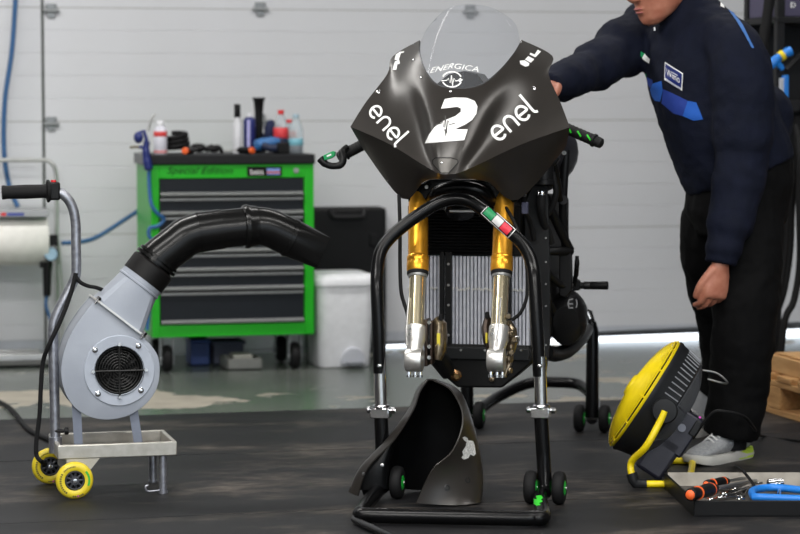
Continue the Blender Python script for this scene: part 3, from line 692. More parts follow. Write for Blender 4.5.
obj('duct_pipe', MB().cyl(pa, pb, .0585, n=36).cyl(pb-(pb-pa)*.05, pc, .056, n=36).lathe([(.055, 0), (.0600, .001), (.0600, .006), (.055, .007)], pa, pb-pa, 36), dk, duct, ang=40)
obj('duct_bead', MB().lathe([(.055, -.012), (.0625, -.010), (.0645, -.003), (.0645, .003), (.0610, .010), (.0590, .028), (.055, .030)], pc, (1, 0, .03), 36), dk, duct, ang=40)
el2 = cat_([pc, D(258, 226), D(268, 227.5), D(279, 232), D(291, 238)], 5)
obj('duct_elbow', MB().tube(el2, .0560, 32), dk, duct, ang=60)
a2 = (D(321, 252)-D(291, 238)); a2n = a2.normalized(); s2 = V((a2n.z, 0, -a2n.x))
def ring2(c, hw, hd_, sq):
    P = []
    for j in range(32):
        a = 2*PI*(j+.5)/32; cx, cy = math.cos(a), math.sin(a); k = max(abs(cx), abs(cy)); q = (1-sq)+sq/k; P.append(c+s2*(hw*cx*q)+Y_*(hd_*cy*q))
    return P
n0, n1 = D(288, 236.6), D(321, 252)
obj('duct_nozzle', MB().rings([ring2(n0, .0585, .0585, 0), ring2(n0+a2n*.012, .0585, .0585, 0), ring2(n0+a2n*.014, .0565, .0565, 0), ring2(n0+(n1-n0)*.35, .056, .054, .1), ring2(n1, .050, .042, .9), ring2(n1-a2n*.002, .046, .038, .9), ring2(n0+(n1-n0)*.6, .045, .04, .5)], caps=True), dk, duct, ang=25)
# cords
obj('power_cord', MB().tube(cat_([L(75, 275, hd-.02), L(80, 282, hd-.02), L(88, 286, hd-.01), L(96, 287.5, hd), L(104, 290.5, hd+.02)]), .0058, 8), black_rub, bl)
obj('power_cord', MB().tube(cat_([L(76, 273, hd-.02), L(70, 296, hd-.022), L(60, 322, hd-.025), L(49, 345, hd-.02), L(43, 362, hd), L(41, 385, hd), L(39.5, 415, hd), L(36.5, 440, hd), L(36.5, 455, hd), L(42, 462, hd+.02), LF.g(50, 466, .01)]), .0065, 8), black_rub, bl)
one('floor_cable', MB().tube(cat_([V(WF.g(-40, 385, .008)), V(WF.g(0, 402, .008)), V(WF.g(14, 412, .008)), V(WF.g(26, 427, .008)), V(WF.g(38, 435, .008)), V(WF.g(50, 440, .008))]), .008, 8), black_rub, WF, 'black cable on the floor left of the blower trolley', 'cable')
# ================================================================== yellow drum fan
FC = at(648, 396, 7.12); FO = V((FC.x, FC.y, 0)); FF = Fr(FO, 0)
fn = thing('drum_fan', 'tilted black floor fan with yellow front grille and legs', 'fan', FF)
fa = V((-.84, .11, .54)).normalized(); c = FC-FO
fs = V((0, -1, 0)); fs = (fs-fa*fs.dot(fa)).normalized(); fu = fa.cross(fs).normalized()
if fu.z < 0: fu = -fu
R = .186
sh_m = pm('fan_black', '#1f2022', .42)
obj('shroud', MB().lathe([(R-.004, .004), (R+.003, .006), (R+.003, -.004), (R, -.008), (R-.014, -.075), (R-.022, -.08), (R-.026, -.078), (R-.010, 0)], c, fa, 64, caps=False), sh_m, fn, ang=40)
g = MB()
def dome(r): return .012+.048*(1-(r/R)**2)**.6 if r < R else .010
for k in range(26):
    r = .034+(R-.034)*k/25; g.torus(c+fa*dome(min(r, R*.999)), fa, r, .0021, 56, 5)
for k in range(12):
    a = 2*PI*k/12; dirv = fs*math.cos(a)+fu*math.sin(a)
    g.tube([c+dirv*r+fa*(dome(r)-.003) for r in (.03, .07, .11, .14, .165, .178, R-.002)], .0032, 6)
obj('front_grille', g, yellow, fn)
obj('grille_badge', MB().lathe([(.005, .010), (.030, .008), (.036, .002), (.036, -.004)], c+fa*(dome(.03)), fa, 32), yellow, fn, ang=50)
obj('grille_rim', MB().torus(c+fa*.009, fa, R-.004, .0032, 64, 8), yellow, fn)
bl_ = MB()
for k in range(5):
    a0 = 2*PI*k/5; P = []
    for r, w1 in ((.04, .30), (.1, .42), (.155, .40)):
        for s_ in (-1, 1): dv = fs*math.cos(a0+s_*w1)+fu*math.sin(a0+s_*w1); P.append(c+dv*r+fa*(-.04+s_*.018))
    bl_.add(P, [(0, 1, 3, 2), (2, 3, 5, 4)])
obj('fan_blades', bl_, pm('blade_grey', '#3c3d40', .4), fn, solid=.003)
obj('hub', MB().lathe([(.01, .01), (.038, .005), (.042, -.03), (.042, -.09), (.03, -.11)], c-fa*.03, fa, 28), sh_m, fn, ang=40)
rg = MB()
def rear(r): return -.080-.045*(1-(r/.165)**3)
for k in range(20):
    r = .03+(.163-.03)*k/19; rg.torus(c+fa*rear(r), fa, r, .0022, 48, 5)
for k in range(8):
    a = 2*PI*k/8+.2; dv = fs*math.cos(a)+fu*math.sin(a); rg.tube([c+dv*r+fa*rear(r) for r in (.03, .08, .12, .15, .164)], .003, 6)
obj('rear_guard', rg, pm('guard_grey', '#5c5e62', .4, .4), fn)
# side louvres of the drum
sl_ = MB()
for k in range(15):
    a = math.radians(14+k*6.2); dv = fs*math.cos(a)+fu*math.sin(a)
    sl_.cyl(c+dv*(R-.004)-fa*.028, c+dv*(R-.013)-fa*.074, .0022, n=6)
lo9 = obj('side_louvre', sl_, pm('louvre_grey', '#8c8f94', .4, .3), fn); lo9['kind'] = 'stuff'
for s_ in (1, -1):
    k0 = c-fa*.055+fs*s_*(R-.012)
    obj('tilt_knob', MB().lathe([(.02, -.004), (.036, 0), (.038, .006), (.038, .022), (.034, .027), (.010, .029)], k0, fs*s_, 32), sh_m, fn, ang=45)
# base loop and legs of yellow tube
def FG(px, py, z): return FF.g(px, py, z)
rt = .0105; kn = c-fa*.055+fs*(R+.012); kf = c-fa*.055-fs*(R+.012)
nl, nr, fr_, fl_ = FG(636, 484, rt), FG(688, 484, rt), FG(693, 461, rt), FG(646, 460, rt)
leg1 = cat_([kn, kn+V((-.018, -.002, -.04)), kn+V((-.055, -.006, -.105)), V((nl.x-.012, nl.y+.01, .075)), V((nl.x-.012, nl.y, .035)), nl], 5)
lg = obj('leg', MB().tube(leg1, rt, 12), yellow, fn, ang=60)
obj('foot_cap', MB().tube([leg1[-7], leg1[-4], nl, nl+V((.03, 0, 0))], rt+.006, 12), sh_m, lg, ang=60)
leg2 = cat_([kf, kf+V((-.01, 0, -.07)), V((fl_.x, fl_.y, .09)), V((fl_.x, fl_.y, .035)), fl_], 5)
obj('leg', MB().tube(leg2, rt, 12), yellow, fn, ang=60)
obj('base_bar', MB().tube(cat_([nl, nl+(nr-nl)*.8, nr+V((-.006, .006, 0)), nr+(fr_-nr)*.15, nr+(fr_-nr)*.85, fr_+V((-.008, -.004, 0)), fr_+(fl_-fr_)*.2, fl_], 5), rt, 12), yellow, fn, ang=60)
# motor / control box behind
Mx = Matrix((tuple(fa), tuple(fs), tuple(fu))).transposed()
def fb(name, off, dim, mat, bev=.006, parent=fn):
    return obj(name, MB().box(c+fa*off[0]+fs*off[1]+fu*off[2], dim, M=Mx), mat, parent, bevel=bev)
nb = pm('fan_box_navy', '#22232f', .45)
ctl = fb('control_box', (-.140, .03, -.035), (.07, .11, .13), nb)
fb('motor_box', (-.120, .02, -.125), (.09, .13, .13), nb, .012)
fb('box_hinge', (-.165, .085, .0), (.022, .012, .05), sh_m, .004)
obj('indicator_light', MB().sphere(c+fa*-.160+fs*.06+fu*.033, .004), pm('led_pink', '#f24ad0', .3), ctl)
obj('dial', MB().cyl(c+fa*-.130+fs*.085+fu*-.02, c+fa*-.130+fs*.093+fu*-.02, .012, n=18), pm('dial_grey', '#767a86', .5), ctl)
obj('handle_wire', MB().tube(cat_([c+fa*-.09+fs*.06+fu*.155, c+fa*-.13+fs*.05+fu*.17, c+fa*-.17+fs*.045+fu*.165, c+fa*-.165+fs*.02+fu*.155, c+fa*-.12+fs*.01+fu*.14]), .003, 8), steel, fn)
pc0 = c+fa*-.176+fs*.06+fu*-.03
obj('power_cord', MB().tube(cat_([pc0, FF.loc_w(at(712, 413, 6.98)), FF.loc_w(at(728, 412, 6.98)), FF.loc_w(at(745, 417, 7.05)), FF.loc_w(at(754, 428, 7.25)), FF.g(762, 436, .006), FF.g(800, 441, .006), FF.g(850, 446, .006)]), .0045, 8), black_rub, fn)
# ================================================================== tool tray in front
TF = Fr(G(745, 518), 0)
t = thing('tool_tray', 'shallow black tray with pale inside full of tools, lower right', 'tray', TF)
H_ = .045; a = TF.g(694, 517, 0); bk_ = TF.g(664, 472.5, H_).y; wl = a.x; wr = TF.g(850, 517, 0).x
fl2 = TF.g(664, 472.5, H_).x
tm = pm('tray_black', '#131314', .4); ti = pm('tray_inside', '#b9b3a8', .7, col2='#99938a', scale=20); tf_ = pm('tray_floor', '#5d5953', .7, col2='#3d3a36', scale=25)
def wallp(p, q, th, h, m_, nm):
    p, q = V(p), V(q); d = (q-p).normalized(); n = V((-d.y, d.x, 0))*th
    obj(nm, MB().prism([p, q, q+n, p+n], (0, 0, h)), m_, t, bevel=.002)
A, B, C_, D_ = (wl, a.y, 0), (wr, a.y, 0), (wr, bk_, 0), (fl2, bk_, 0)
wallp(A, B, .006, H_, tm, 'front_wall'); wallp(B, C_, .006, H_, tm, 'side_wall'); wallp(C_, D_, .006, H_, tm, 'back_wall'); wallp(D_, A, .006, H_, tm, 'side_wall')
obj('base', MB().prism([A, B, C_, D_], (0, 0, .004)), tm, t)
obj('liner', MB().prism([V(A)+V((.008, .008, .004)), V(B)+V((-.008, .008, .004)), V(C_)+V((-.008, -.008, .004)), V(D_)+V((.008, -.008, .004))], (0, 0, .004)), tf_, t)
obj('liner', MB().prism([V(D_)+V((.01, -.010, .006)), V(C_)+V((-.01, -.010, .006)), V(C_)+V((-.01, -.014, .006)), V(D_)+V((.01, -.014, .006))], (0, 0, H_-.004)), ti, t)
TG = lambda px, py, z: TF.g(px, py, z)
def grip_tool(p0, p1, p2, r, m_cap, label, nm='screwdriver'):
    o = thing(nm, label, 'screwdriver', TF, 'hand tools in the tray'); p0, p1, p2 = V(p0), V(p1), V(p2); ln = (p1-p0).length
    obj('handle', MB().lathe([(r*.5, 0), (r*.9, .003), (r, ln*.12), (r*.82, ln*.3), (r, ln*.6), (r*.95, ln*.85), (r*.55, ln)], p0, p1-p0, 18), black_pl, o, ang=60)
    obj('end_cap', MB().lathe([(r*.2, -.006), (r*.6, -.004), (r*.72, .001)], p0, p1-p0, 16), m_cap, o, ang=60)
    for q in (.3, .78): obj('ring', MB().lathe([(r*.8, ln*q-.002), (r*1.01, ln*q-.0015), (r*1.01, ln*q+.0015), (r*.8, ln*q+.002)], p0, p1-p0, 18), orange_pl, o)
    obj('shaft', MB().cyl(p1, p2, r*.3, n=10), steel, o)
grip_tool(TG(690, 495, .066), TG(716, 488, .058), TG(756, 481, .03), .019, orange_pl, 'thick black screwdriver with orange end facing out of the tray')
grip_tool(TG(706, 485, .035), TG(728, 481, .033), TG(756, 476, .03), .015, orange_pl, 'black screwdriver with orange rings resting behind the thicker one')
def spanner(p0, p1, label):
    o = thing('spanner', label, 'spanner', TF, 'hand tools in the tray'); p0, p1 = V(p0), V(p1); d = (p1-p0).normalized(); n = V((-d.y, d.x, 0))
    obj('shank', MB().prism([p0+n*.006, p0-n*.006, p1-n*.005, p1+n*.005], (0, 0, .005)), chrome, o, bevel=.001)
    pts = [p1-d*.006+n*.010, p1+d*.012+n*.013, p1+d*.022+n*.007, p1+d*.008+n*.004, p1+d*.008-n*.004, p1+d*.022-n*.007, p1+d*.012-n*.013, p1-d*.006-n*.010]
    obj('open_jaw', MB().prism(pts, (0, 0, .006)), chrome, o, bevel=.001)
    obj('ring_end', MB().torus(p0-d*.010+V((0, 0, .003)), (0, 0, 1), .010, .0035, 20, 6), chrome, o)
spanner(TG(722, 498, .012), TG(752, 489, .012), 'silver spanner nearest the tray front, between screwdriver and blue clip')
spanner(TG(726, 494, .020), TG(757, 484, .020), 'silver spanner lying across the other one in the tray')
spanner(TG(735, 490, .014), TG(748, 479, .014), 'short silver spanner behind the two others in the tray')
spanner(TG(714, 500, .012), TG(738, 497, .012), 'small silver spanner at the tray front beside thick screwdriver')
spanner(TG(741, 499, .012), TG(749, 484, .018), 'silver spanner next to the blue holder in the tray')
one('socket_extension', MB().lathe([(.003, 0), (.007, .001), (.007, .02), (.005, .022), (.005, .12), (.007, .122), (.007, .135), (.003, .136)], TG(724, 488, .02), TG(756, 481, .02)-TG(724, 488, .02), 14), steel, TF, 'steel socket extension bar lying behind the spanners in tray', 'socket bar', 'hand tools in the tray', ang=40)
P = [TG(754, 497, .03), TG(752, 492, .03), TG(758, 489, .03), TG(775, 487.5, .03), TG(800, 490, .03), TG(830, 494, .03), TG(830, 501, .03), TG(800, 499, .03)]
Q = [TG(763, 495, .03), TG(770, 490.5, .03), TG(780, 490, .03), TG(800, 493, .03), TG(822, 496.5, .03), TG(822, 499, .03), TG(795, 497, .03)]
bm_ = MB()
bm_.tube(cat_(P+[P[0]], 4)[:-1], .011, 8, True)
one('cable_clip', bm_, blue_pl, TF, 'bright blue plastic holder loop lying in the tool tray', 'holder', ang=60)
k = TG(776, 484, .04)
so_ = thing('socket_driver', 'chrome socket and driver standing in the tool tray', 'socket', TF)
obj('socket', MB().lathe([(.008, 0), (.014, .001), (.014, .025), (.011, .028), (.011, .045), (.006, .045)], TG(768, 484, .030), (1, .2, .1), 20), chrome, so_, ang=40)
obj('driver_stem', MB().cyl(TG(780, 483, .03), TG(779, 497, .022), .006, n=12), chrome, so_)
one('sensor_lead', MB().tube(cat_([TG(735, 466, .008), TF.loc_w(at(742, 470, 6.9)), TF.loc_w(at(748, 477, 6.85)), TF.loc_w(at(753, 484, 6.75)), TG(757, 492, .02)]), .0045, 8), black_rub, TF, 'black lead drooping over the back of the tool tray', 'cable')
# ================================================================== pallet on the right
AF = Fr(G(757, 409), -75)
pl = thing('wooden_pallet', 'wooden pallet on the floor at the right edge', 'pallet', AF)
for i, y in enumerate((0, .35, .70)):
    obj('bottom_board', MB().box2((0, y, 0), (1.2, y+.10, .022)), wood, pl, bevel=.003)
    for x in (.06, .53, 1.0): obj('block', MB().box2((x, y, .022), (x+.14, y+.10, .10)), wood, pl, bevel=.003)
    obj('stringer_board', MB().box2((0, y, .10), (1.2, y+.10, .122)), wood, pl, bevel=.003)
for k in range(7):
    x = k*.18; obj('deck_board', MB().box2((x, -.004, .122), (x+.12, .804, .144)), wood, pl, bevel=.003)
one('wooden_offcut', MB().box2((.02, .03, .144), (.42, .20, .205)).box2((.04, .05, .205), (.36, .17, .212)), pm('offcut_wood', '#c9a06c', .75, col2='#a97c49', scale=5, bump=.2, bscale=50, stretch=(1, 10, 10)), AF, 'thick wooden block lying on top of the pallet', 'wood block', bevel=.003)
one('metal_bracket', MB().box2((.50, .05, .144), (.62, .11, .165)).box2((.50, .05, .165), (.52, .11, .22)), pm('bracket_grey', '#8b8d90', .4, .6), AF, 'grey metal bracket on the pallet at the picture edge', 'bracket', bevel=.003)
# ================================================================== black service rack at upper right
SF = Fr(G(800, 400), 14); L = SF.l
rk = thing('service_rack', 'tall black service rack with cleaning tools behind the mechanic', 'rack', SF)
rkm = pm('rack_black', '#1c1c1e', .5)
zt_ = L(800, -40, 0).z
for px, d in ((779, 0), (850, 0)):
    x = L(px, 60, d).x; obj('post', MB().box2((x-.016, -.016, 0), (x+.016, .016, zt_)), rkm, rk, bevel=.003); obj('post', MB().box2((x-.016, .28, 0), (x+.016, .312, zt_)), rkm, rk, bevel=.003)
xa, xb = L(779, 60, 0).x, L(850, 60, 0).x
for py in (20, 105, 170):
    z = L(800, py, 0).z; obj('shelf', MB().box2((xa-.016, -.02, z-.012), (xb+.016, .31, z+.012)), rkm, rk, bevel=.003)
obj('base', MB().box2((xa-.03, -.05, 0), (xb+.03, .34, .06)), rkm, rk, bevel=.008)
obj('back_panel', MB().box2((xa, .285, L(800, 170, 0).z), (xb, .292, zt_)), rkm, rk)
a, b = L(786, 70, -.02), L(800, 56, -.02); obj('tool_arm', MB().tube([a, b, b+V((.12, .05, .03))], .012, 8), rkm, rk)
obj('tool_cup', MB().box2(L(780, 100, -.06), V(L(800, 112, -.06))+V((0, .05, 0))), rkm, rk, bevel=.004)
z20 = L(800, 20, 0).z+.012
pb_ = one('storage_box', MB().box2((xa-.01, -.015, z20), (xb, .27, z20+.22)), pm('box_purple', '#4a4560', .6), SF, 'purple grey box on the upper shelf of black rack', 'box', bevel=.004)
f = lambda x, y: L(x, y, -.0165)
flat('box_mark', [ribbon(arc(793, 5, 2.2, 0, 360, 14), 1.0), [(790.5, 8), (792.5, 7.5), (792, 2), (790.5, 2)]], f, white_ink, pb_)
one('rubber_roller', MB().tube([L(760.5, 75, -.10), L(763, 45, -.10), L(767.5, 15, -.10), L(770.5, -8, -.10)], .020, 14).cyl(L(760.5, 75, -.10), L(752, 400, -.10), .012, n=10), black_rub, SF, 'black leaning pole with thick rubber sleeve behind mechanic', 'pole', ang=60)
bg = one('brush_gun', MB().tube(cat_([L(764, 71, -.06), L(771, 65, -.06), L(778, 58, -.06), L(785, 53.5, -.06), L(791, 51, -.06)]), [.014]*5+[.018]*5+[.015]*6+[.018]*5, 12).tube([L(776, 61, -.06), L(780, 66, -.06), L(783, 69, -.06)], [.014, .012, .010], 10), blue_pl, SF, 'bright blue spray brush tucked into the black rack', 'brush', ang=60)
obj('yellow_band', MB().cyl(L(780, 57, -.061), L(783.5, 54.5, -.061), .0195, n=16), yellow, bg)
hb_ = one('hand_brush', MB().box2(L(784.5, 75, -.05), V(L(789, 99, -.05))+V((0, .03, 0))), blue_pl, SF, 'small blue hand brush with white bristles on rack', 'brush', bevel=.004)
obj('bristles', MB().box2(L(781, 78, -.045), V(L(784.5, 98, -.045))+V((0, .02, 0))), pm('bristle_white', '#c9ced6', .8, bump=.6, bscale=300), hb_, bevel=.002)
cb = ['black hose loop hanging lowest from the rack at right edge', 'black hose loop hanging nearest the mechanic at right edge', 'black hose hanging straight at the right picture edge']
for i, pts in enumerate(([(797, 150), (792, 200), (790, 250), (784, 290), (776, 315), (772, 335)], [(786, 158), (787, 200), (785, 250), (780, 290), (776, 320)], [(800, 150), (799, 200), (800, 260), (794, 300), (784, 325)])):
    P = [L(x, y, -.08-.03*i) for x, y in pts]; P.append(V((P[-1].x-.02, P[-1].y+.01, .012))); P.insert(0, V((P[0].x+.03, -.01, P[0].z+.12)))
    one('black_hose', MB().tube(cat_(P), .013, 10), black_rub, SF, cb[i], 'hose', 'black hoses on the rack', ang=60)
# ================================================================== front paddock stand
NF = Fr(G(463, 501), -12); L = NF.l
st = thing('headlift_stand', 'black tubular front headlift stand lifting the motorcycle', 'stand', NF)
rt = .0185
def yl(py): return max(0, min(1, (300-py)/100))*.12
hoop = [(379.5, 373), (378.5, 330), (377, 290), (377.5, 268), (381, 251), (390, 238), (406, 224), (426, 210), (440, 202.6), (455, 199), (468, 200.8), (480, 208), (499, 222.5), (516, 237), (526, 249), (532, 264), (534.5, 282), (537, 330), (539.5, 376)]
hp = [L(x, y, yl(y)) for x, y in hoop]
obj('hoop_tube', MB().tube(cat_(hp, 5), rt, 18), black_paint, st, ang=60)
for px0, px1, pxc in ((379.5, 383.5, 381), (539.8, 545, 541)):
    yb = 444 if px0 < 400 else 470
    a, b = L(px0, 374, 0), L(pxc, 408, 0)
    obj('inner_tube', MB().cyl(a+V((0, 0, .05)), b, rt-.0008, n=20), chrome, st)
    obj('tube_bolt', MB().cyl(L(px0, 366, -.024), L(px0, 366, .0), .006, n=6).sphere(L(px0, 366, -.022), .007), chrome, st)
    cl = obj('clamp', MB().box2(V(L(pxc-9.5, 407, 0))+V((0, -.022, 0)), V(L(pxc+9.5, 418, 0))+V((0, .024, 0))).lathe([(rt+.002, 0), (rt+.006, .002), (rt+.006, .012), (rt+.002, .014)], L(pxc, 409, 0), (0, 0, 1), 20), chrome, st, bevel=.003)
    q = L(pxc, 410, -.004)
    obj('clamp_bolt', MB().cyl(q+V((-.040, 0, 0)), q+V((.042, 0, 0)), .006, n=10).lathe([(.004, 0), (.009, .002), (.010, .008), (.006, .012)], q+V((-.030, 0, 0)), (-1, 0, 0), 14).cyl(q+V((.030, 0, 0)), q+V((.040, 0, 0)), .010, n=6), chrome, cl)
    top = L(pxc, 417, 0); bot = L(px1, 484, 0); bot.z = .055
    obj('lower_leg', MB().tube([top, top+(bot-top)*.5, bot, V((bot.x+.001, -.03, .034))], rt+.0015, 18), black_paint, st, ang=60)
    for sx in (-1, 1):
        wc = V((bot.x+sx*.040, 0, .047))
        wh = obj('wheel', MB().lathe([(.020, -.016), (.036, -.017), (.044, -.013), (.047, -.004), (.047, .004), (.044, .013), (.036, .017), (.020, .016)], wc, (1, 0, 0), 32), black_rub, st, ang=50)
        obj('hub', MB().lathe([(.006, -.019), (.016, -.0185), (.021, -.0165), (.021, .0165), (.016, .0185), (.006, .019)], wc, (1, 0, 0), 20), pm('hub_green', '#1fae3a', .4), wh)
    obj('axle', MB().cyl((bot.x-.062, 0, .047), (bot.x+.062, 0, .047), .006, n=10), steel, st)
    if px0 < 400: bl0 = bot
    else: br0 = bot
zb_ = .024
cL, cR = NF.g(359, 515, zb_), NF.g(537, 519, zb_)
P = [V((bl0.x, .0, .035)), V((bl0.x-.005, -.08, .028)), cL+V((-.004, .05, .002)), cL+V((.004, .010, 0)), cL+V((.03, 0, 0)), cL+(cR-cL)*.5, cR+V((-.05, 0, 0)), cR+V((-.012, .010, 0)), cR+V((.010, .045, 0)), V((br0.x-.002, -.08, .028)), V((br0.x, .0, .035))]
bs = obj('base_frame', MB().tube(cat_(P, 6), .0205, 18), black_paint, st, ang=60)
# trailing foot tube lying under the base at the left
a = NF.g(352, 520, .012); b = NF.g(385, 534, .012)
obj('foot_tube', MB().tube(cat_([cL+V((.0, .0, -.006)), a+V((.01, 0, 0)), b, b+(b-a)*.6], 5), .010, 12), black_paint, st, ang=60)
tb = bvh_of([o for o in COL.objects if o.name.startswith('hoop_tube')][0])
def strip(p, q, w, t0, t1):
    p, q = V(p), V(q); d = q-p; n = V((-d.y, d.x)).normalized()*w/2
    a, b = p+d*t0, p+d*t1; return [tuple(a+n), tuple(b+n), tuple(b-n), tuple(a-n)]
p, q = (484.5, 209), (512, 234)
lay('flag_sticker', tb, NF, [strip(p, q, 11.5, 0, 1)], white_ink, st, .0006, 2)
lay('flag_sticker', tb, NF, [strip(p, q, 10, .02, .98)], black_deep, st, .0010, 2)
for t0, t1, m_ in ((.05, .34, pm('flag_green', '#0f8a52', .5)), (.36, .62, pm('flag_white', '#d6d6d4', .5)), (.64, .92, pm('flag_red', '#e23246', .5))):
    lay('flag_sticker', tb, NF, [strip(p, q, 8, t0, t1)], m_, st, .0014, 2)
tb = bvh_of(bs)
blob = [(531, 503), (534, 499), (537, 499.5), (536, 496), (541, 495.5), (543, 498), (541, 500), (543, 501.5), (539, 503.5), (541, 505), (537, 506), (534, 504), (532, 507), (530.5, 505)]
lay('green_sticker', tb, NF, [blob], green_ink, st, .001, 2)
# ================================================================== rear paddock stand
QF = Fr(G(531, 430), -12); L = QF.l
rs = thing('rear_stand', 'black rear paddock stand on green hub wheels behind the bike', 'stand', QF)
for px, ytop in ((467, 330), (592, 322)):
    a = L(px, 416, 0); tpt = L(px, ytop, 0)
    obj('upright', MB().tube([(a.x, 0, .05), (a.x, 0, tpt.z-.03), (a.x+(-.004 if px > 500 else .004), 0, tpt.z)], [.023, .021, .016], 16), black_paint, rs, ang=60)
    obj('swingarm_pad', MB().tube([(a.x, 0, tpt.z-.02), (a.x-.015 if px > 500 else a.x+.015, -.002, tpt.z+.03), (a.x-.03 if px > 500 else a.x+.03, -.002, tpt.z+.035)], [.014, .016, .014], 12), black_rub, rs, ang=60)
    for sx in (-1, 1):
        wc = V((a.x+sx*.043, 0, .047))
        wh = obj('wheel', MB().lathe([(.020, -.016), (.036, -.017), (.044, -.013), (.047, -.004), (.047, .004), (.044, .013), (.036, .017), (.020, .016)], wc, (1, 0, 0), 32), black_rub, rs, ang=50)
        obj('hub', MB().lathe([(.006, -.019), (.016, -.0185), (.021, -.0165), (.021, .0165), (.016, .0185), (.006, .019)], wc, (1, 0, 0), 20), pm('hub_green', '#1fae3a', .4), wh)
    obj('axle', MB().cyl((a.x-.064, 0, .047), (a.x+.064, 0, .047), .006, n=10), steel, rs)
xa, xb = L(467, 416, 0).x, L(592, 416, 0).x
bar = cat_([(xa, 0, .045), (xa+.02, .10, .05), (xa+.06, .28, .075), (xa+.14, .44, .105), (xa+.24, .47, .11), (xb-.10, .44, .105), (xb-.03, .28, .075), (xb-.01, .10, .05), (xb, 0, .045)], 6)
obj('base_frame', MB().tube(bar, .020, 14), black_paint, rs, ang=60)
# ================================================================== motorcycle
BF = Fr(G(447, 501), -11.5); L = BF.l; CB = math.cos(BF.a)
def S(dx, py, y, sgn=1):
    s = FPX/(BF.O.y+y*CB); x = dx/(s*CB); wp = BF.w((x, y, 0)); r = ray(400, py)
    yy = BF.w((0, y, 0)).y
    return V((sgn*x, y, HC+r.z/r.y*yy))
mc = thing('racing_motorcycle', 'matte dark grey racing motorcycle without front wheel on stands', 'motorcycle', BF)
# upper fairing: control cage rows from screen edge to lower lip
rows = [[(0, 88, .165), (15, 86.5, .175), (27, 80, .20), (38.5, 67, .25), (47, 52, .31), (50.5, 40, .37)],
        [(0, 106, .120), (17, 104, .130), (31, 96, .160), (44, 87, .205), (60, 72, .28), (79, 56, .40)],
        [(0, 130, .066), (13, 130, .070), (24, 126, .095), (39, 121, .150), (66, 98, .23), (80, 74, .32)],
        [(0, 153, .024), (9, 153, .027), (17, 149, .042), (32, 146, .095), (68, 122, .175), (97, 103, .235)],
        [(0, 174, -.004), (5, 174, -.002), (10, 173, .004), (24, 166.5, .035), (66, 144, .115), (109, 127, .185)],
        [(0, 179, .03), (6, 179, .034), (13, 179, .05), (32, 182, .13), (58, 199, .20), (102, 146, .245)]]
full = [[S(*q, -1) for q in r[:0:-1]]+[S(*q) for q in r] for r in rows]
vs, fs = grid_interp(full, 5, 5, (4,))
me = bpy.data.meshes.new('upper_fairing'); me.from_pydata(vs, [], fs); me.update()
fo = obj('upper_fairing', me, [fair_m, fair_in], mc, solid=.005, soff=-1, moff=1, ang=60)
# make the shell's outside face the front
n_ = sum((p.normal.y for p in me.polygons))
if n_ > 0: me.flip_normals()
bake(fo, 50); fb_ = bvh_of(fo)
wl = clear_mat('windscreen_acrylic', '#c9ccd2', .10, .02)
wr_ = [[(0, 89, .160), (15, 87.5, .170), (27.5, 81.5, .195), (39, 68, .245), (47.5, 53, .305), (50, 44, .36)],
       [(0, 62, .21), (15, 61.5, .218), (28, 58, .240), (38, 51, .28), (45, 43, .33), (48, 38, .375)],
       [(0, 34, .27), (15, 34, .278), (28, 33, .300), (37, 31, .335), (42, 29, .37), (44.5, 28, .40)],
       [(0, 12, .325), (15, 13, .332), (27, 15, .352), (34, 18, .38), (38, 20, .405), (40, 22, .42)],
       [(0, 4.5, .345), (14, 5.5, .352), (24, 9, .370), (30, 13, .39), (35, 17, .41), (37, 20, .425)]]
full = [[S(*q, -1) for q in r[:0:-1]]+[S(*q) for q in r] for r in wr_]
vs, fs = grid_interp(full, 4, 4)
me = bpy.data.meshes.new('windscreen'); me.from_pydata(vs, [], fs); me.update()
ws = obj('windscreen', me, wl, mc, ang=80); bake(ws, 80); wb = bvh_of(ws)
# screws around the screen and on the side panels
for px, py, r in ((414, 44, .003), (413.5, 60, .003), (421, 77.5, .003), (450.5, 91.5, .0032), (520.5, 42, .003), (508.5, 57.5, .003), (490, 76, .003), (378.5, 91.5, .005), (534, 88.5, .005), (441.5, 163, .0025), (388, 181, .0025)):
    h = hit(fb_, BF, px, py, .0005)
    if h is None: continue
    h2 = hit(fb_, BF, px, py, .003); d = (h2-h).normalized()
    obj('screw', MB().lathe([(r*1.3, 0), (r*1.3, .0006), (r*.8, .0018), (.0003, .002)], h, d, 12), chrome, mc)
# --- vinyl lettering
def glyphs(o, ex, ey, wd):
    o, ex, ey = V(o), V(ex), V(ey)
    def T(P): return [tuple(o+ex*x+ey*y) for x, y in P]
    out = []
    def e_(x): out.append(ribbon(T([(x+.12, .48), (x+.9, .48)]+[(x+.5+.46*math.cos(math.radians(a)), .5+.48*math.sin(math.radians(a))) for a in range(0, 316, 15)]), wd))
    e_(0)
    out.append(ribbon(T([(1.28, 0), (1.28, .5)]+[(1.70+.42*math.cos(math.radians(180-a)), .55+.43*math.sin(math.radians(a))) for a in range(0, 181, 15)]+[(2.12, 0)]), wd))
    e_(2.42)
    out.append(ribbon(T([(3.68, 1.55), (3.68, .25), (3.72, .08), (3.84, .0), (3.95, -.02)]), wd))
    return out
lay('logo_lettering', fb_, BF, glyphs((367.5, 112), (7.2, 8.9), (9.6, -8.6), 2.2), white_ink, mc, .0010, 6)
lay('logo_lettering', fb_, BF, glyphs((498.5, 142.5), (9.9, -8.0), (-10.0, -11.8), 2.6), white_ink, mc, .0010, 6)
two = [(338, 281), (348, 256), (372, 252), (405, 253), (425, 261), (432, 275), (429, 294), (418, 310), (400, 322), (374, 334), (407, 334), (398, 362), (346, 366), (297, 370), (308, 347), (322, 328), (345, 312), (375, 300), (389, 289), (389, 280), (380, 276)]
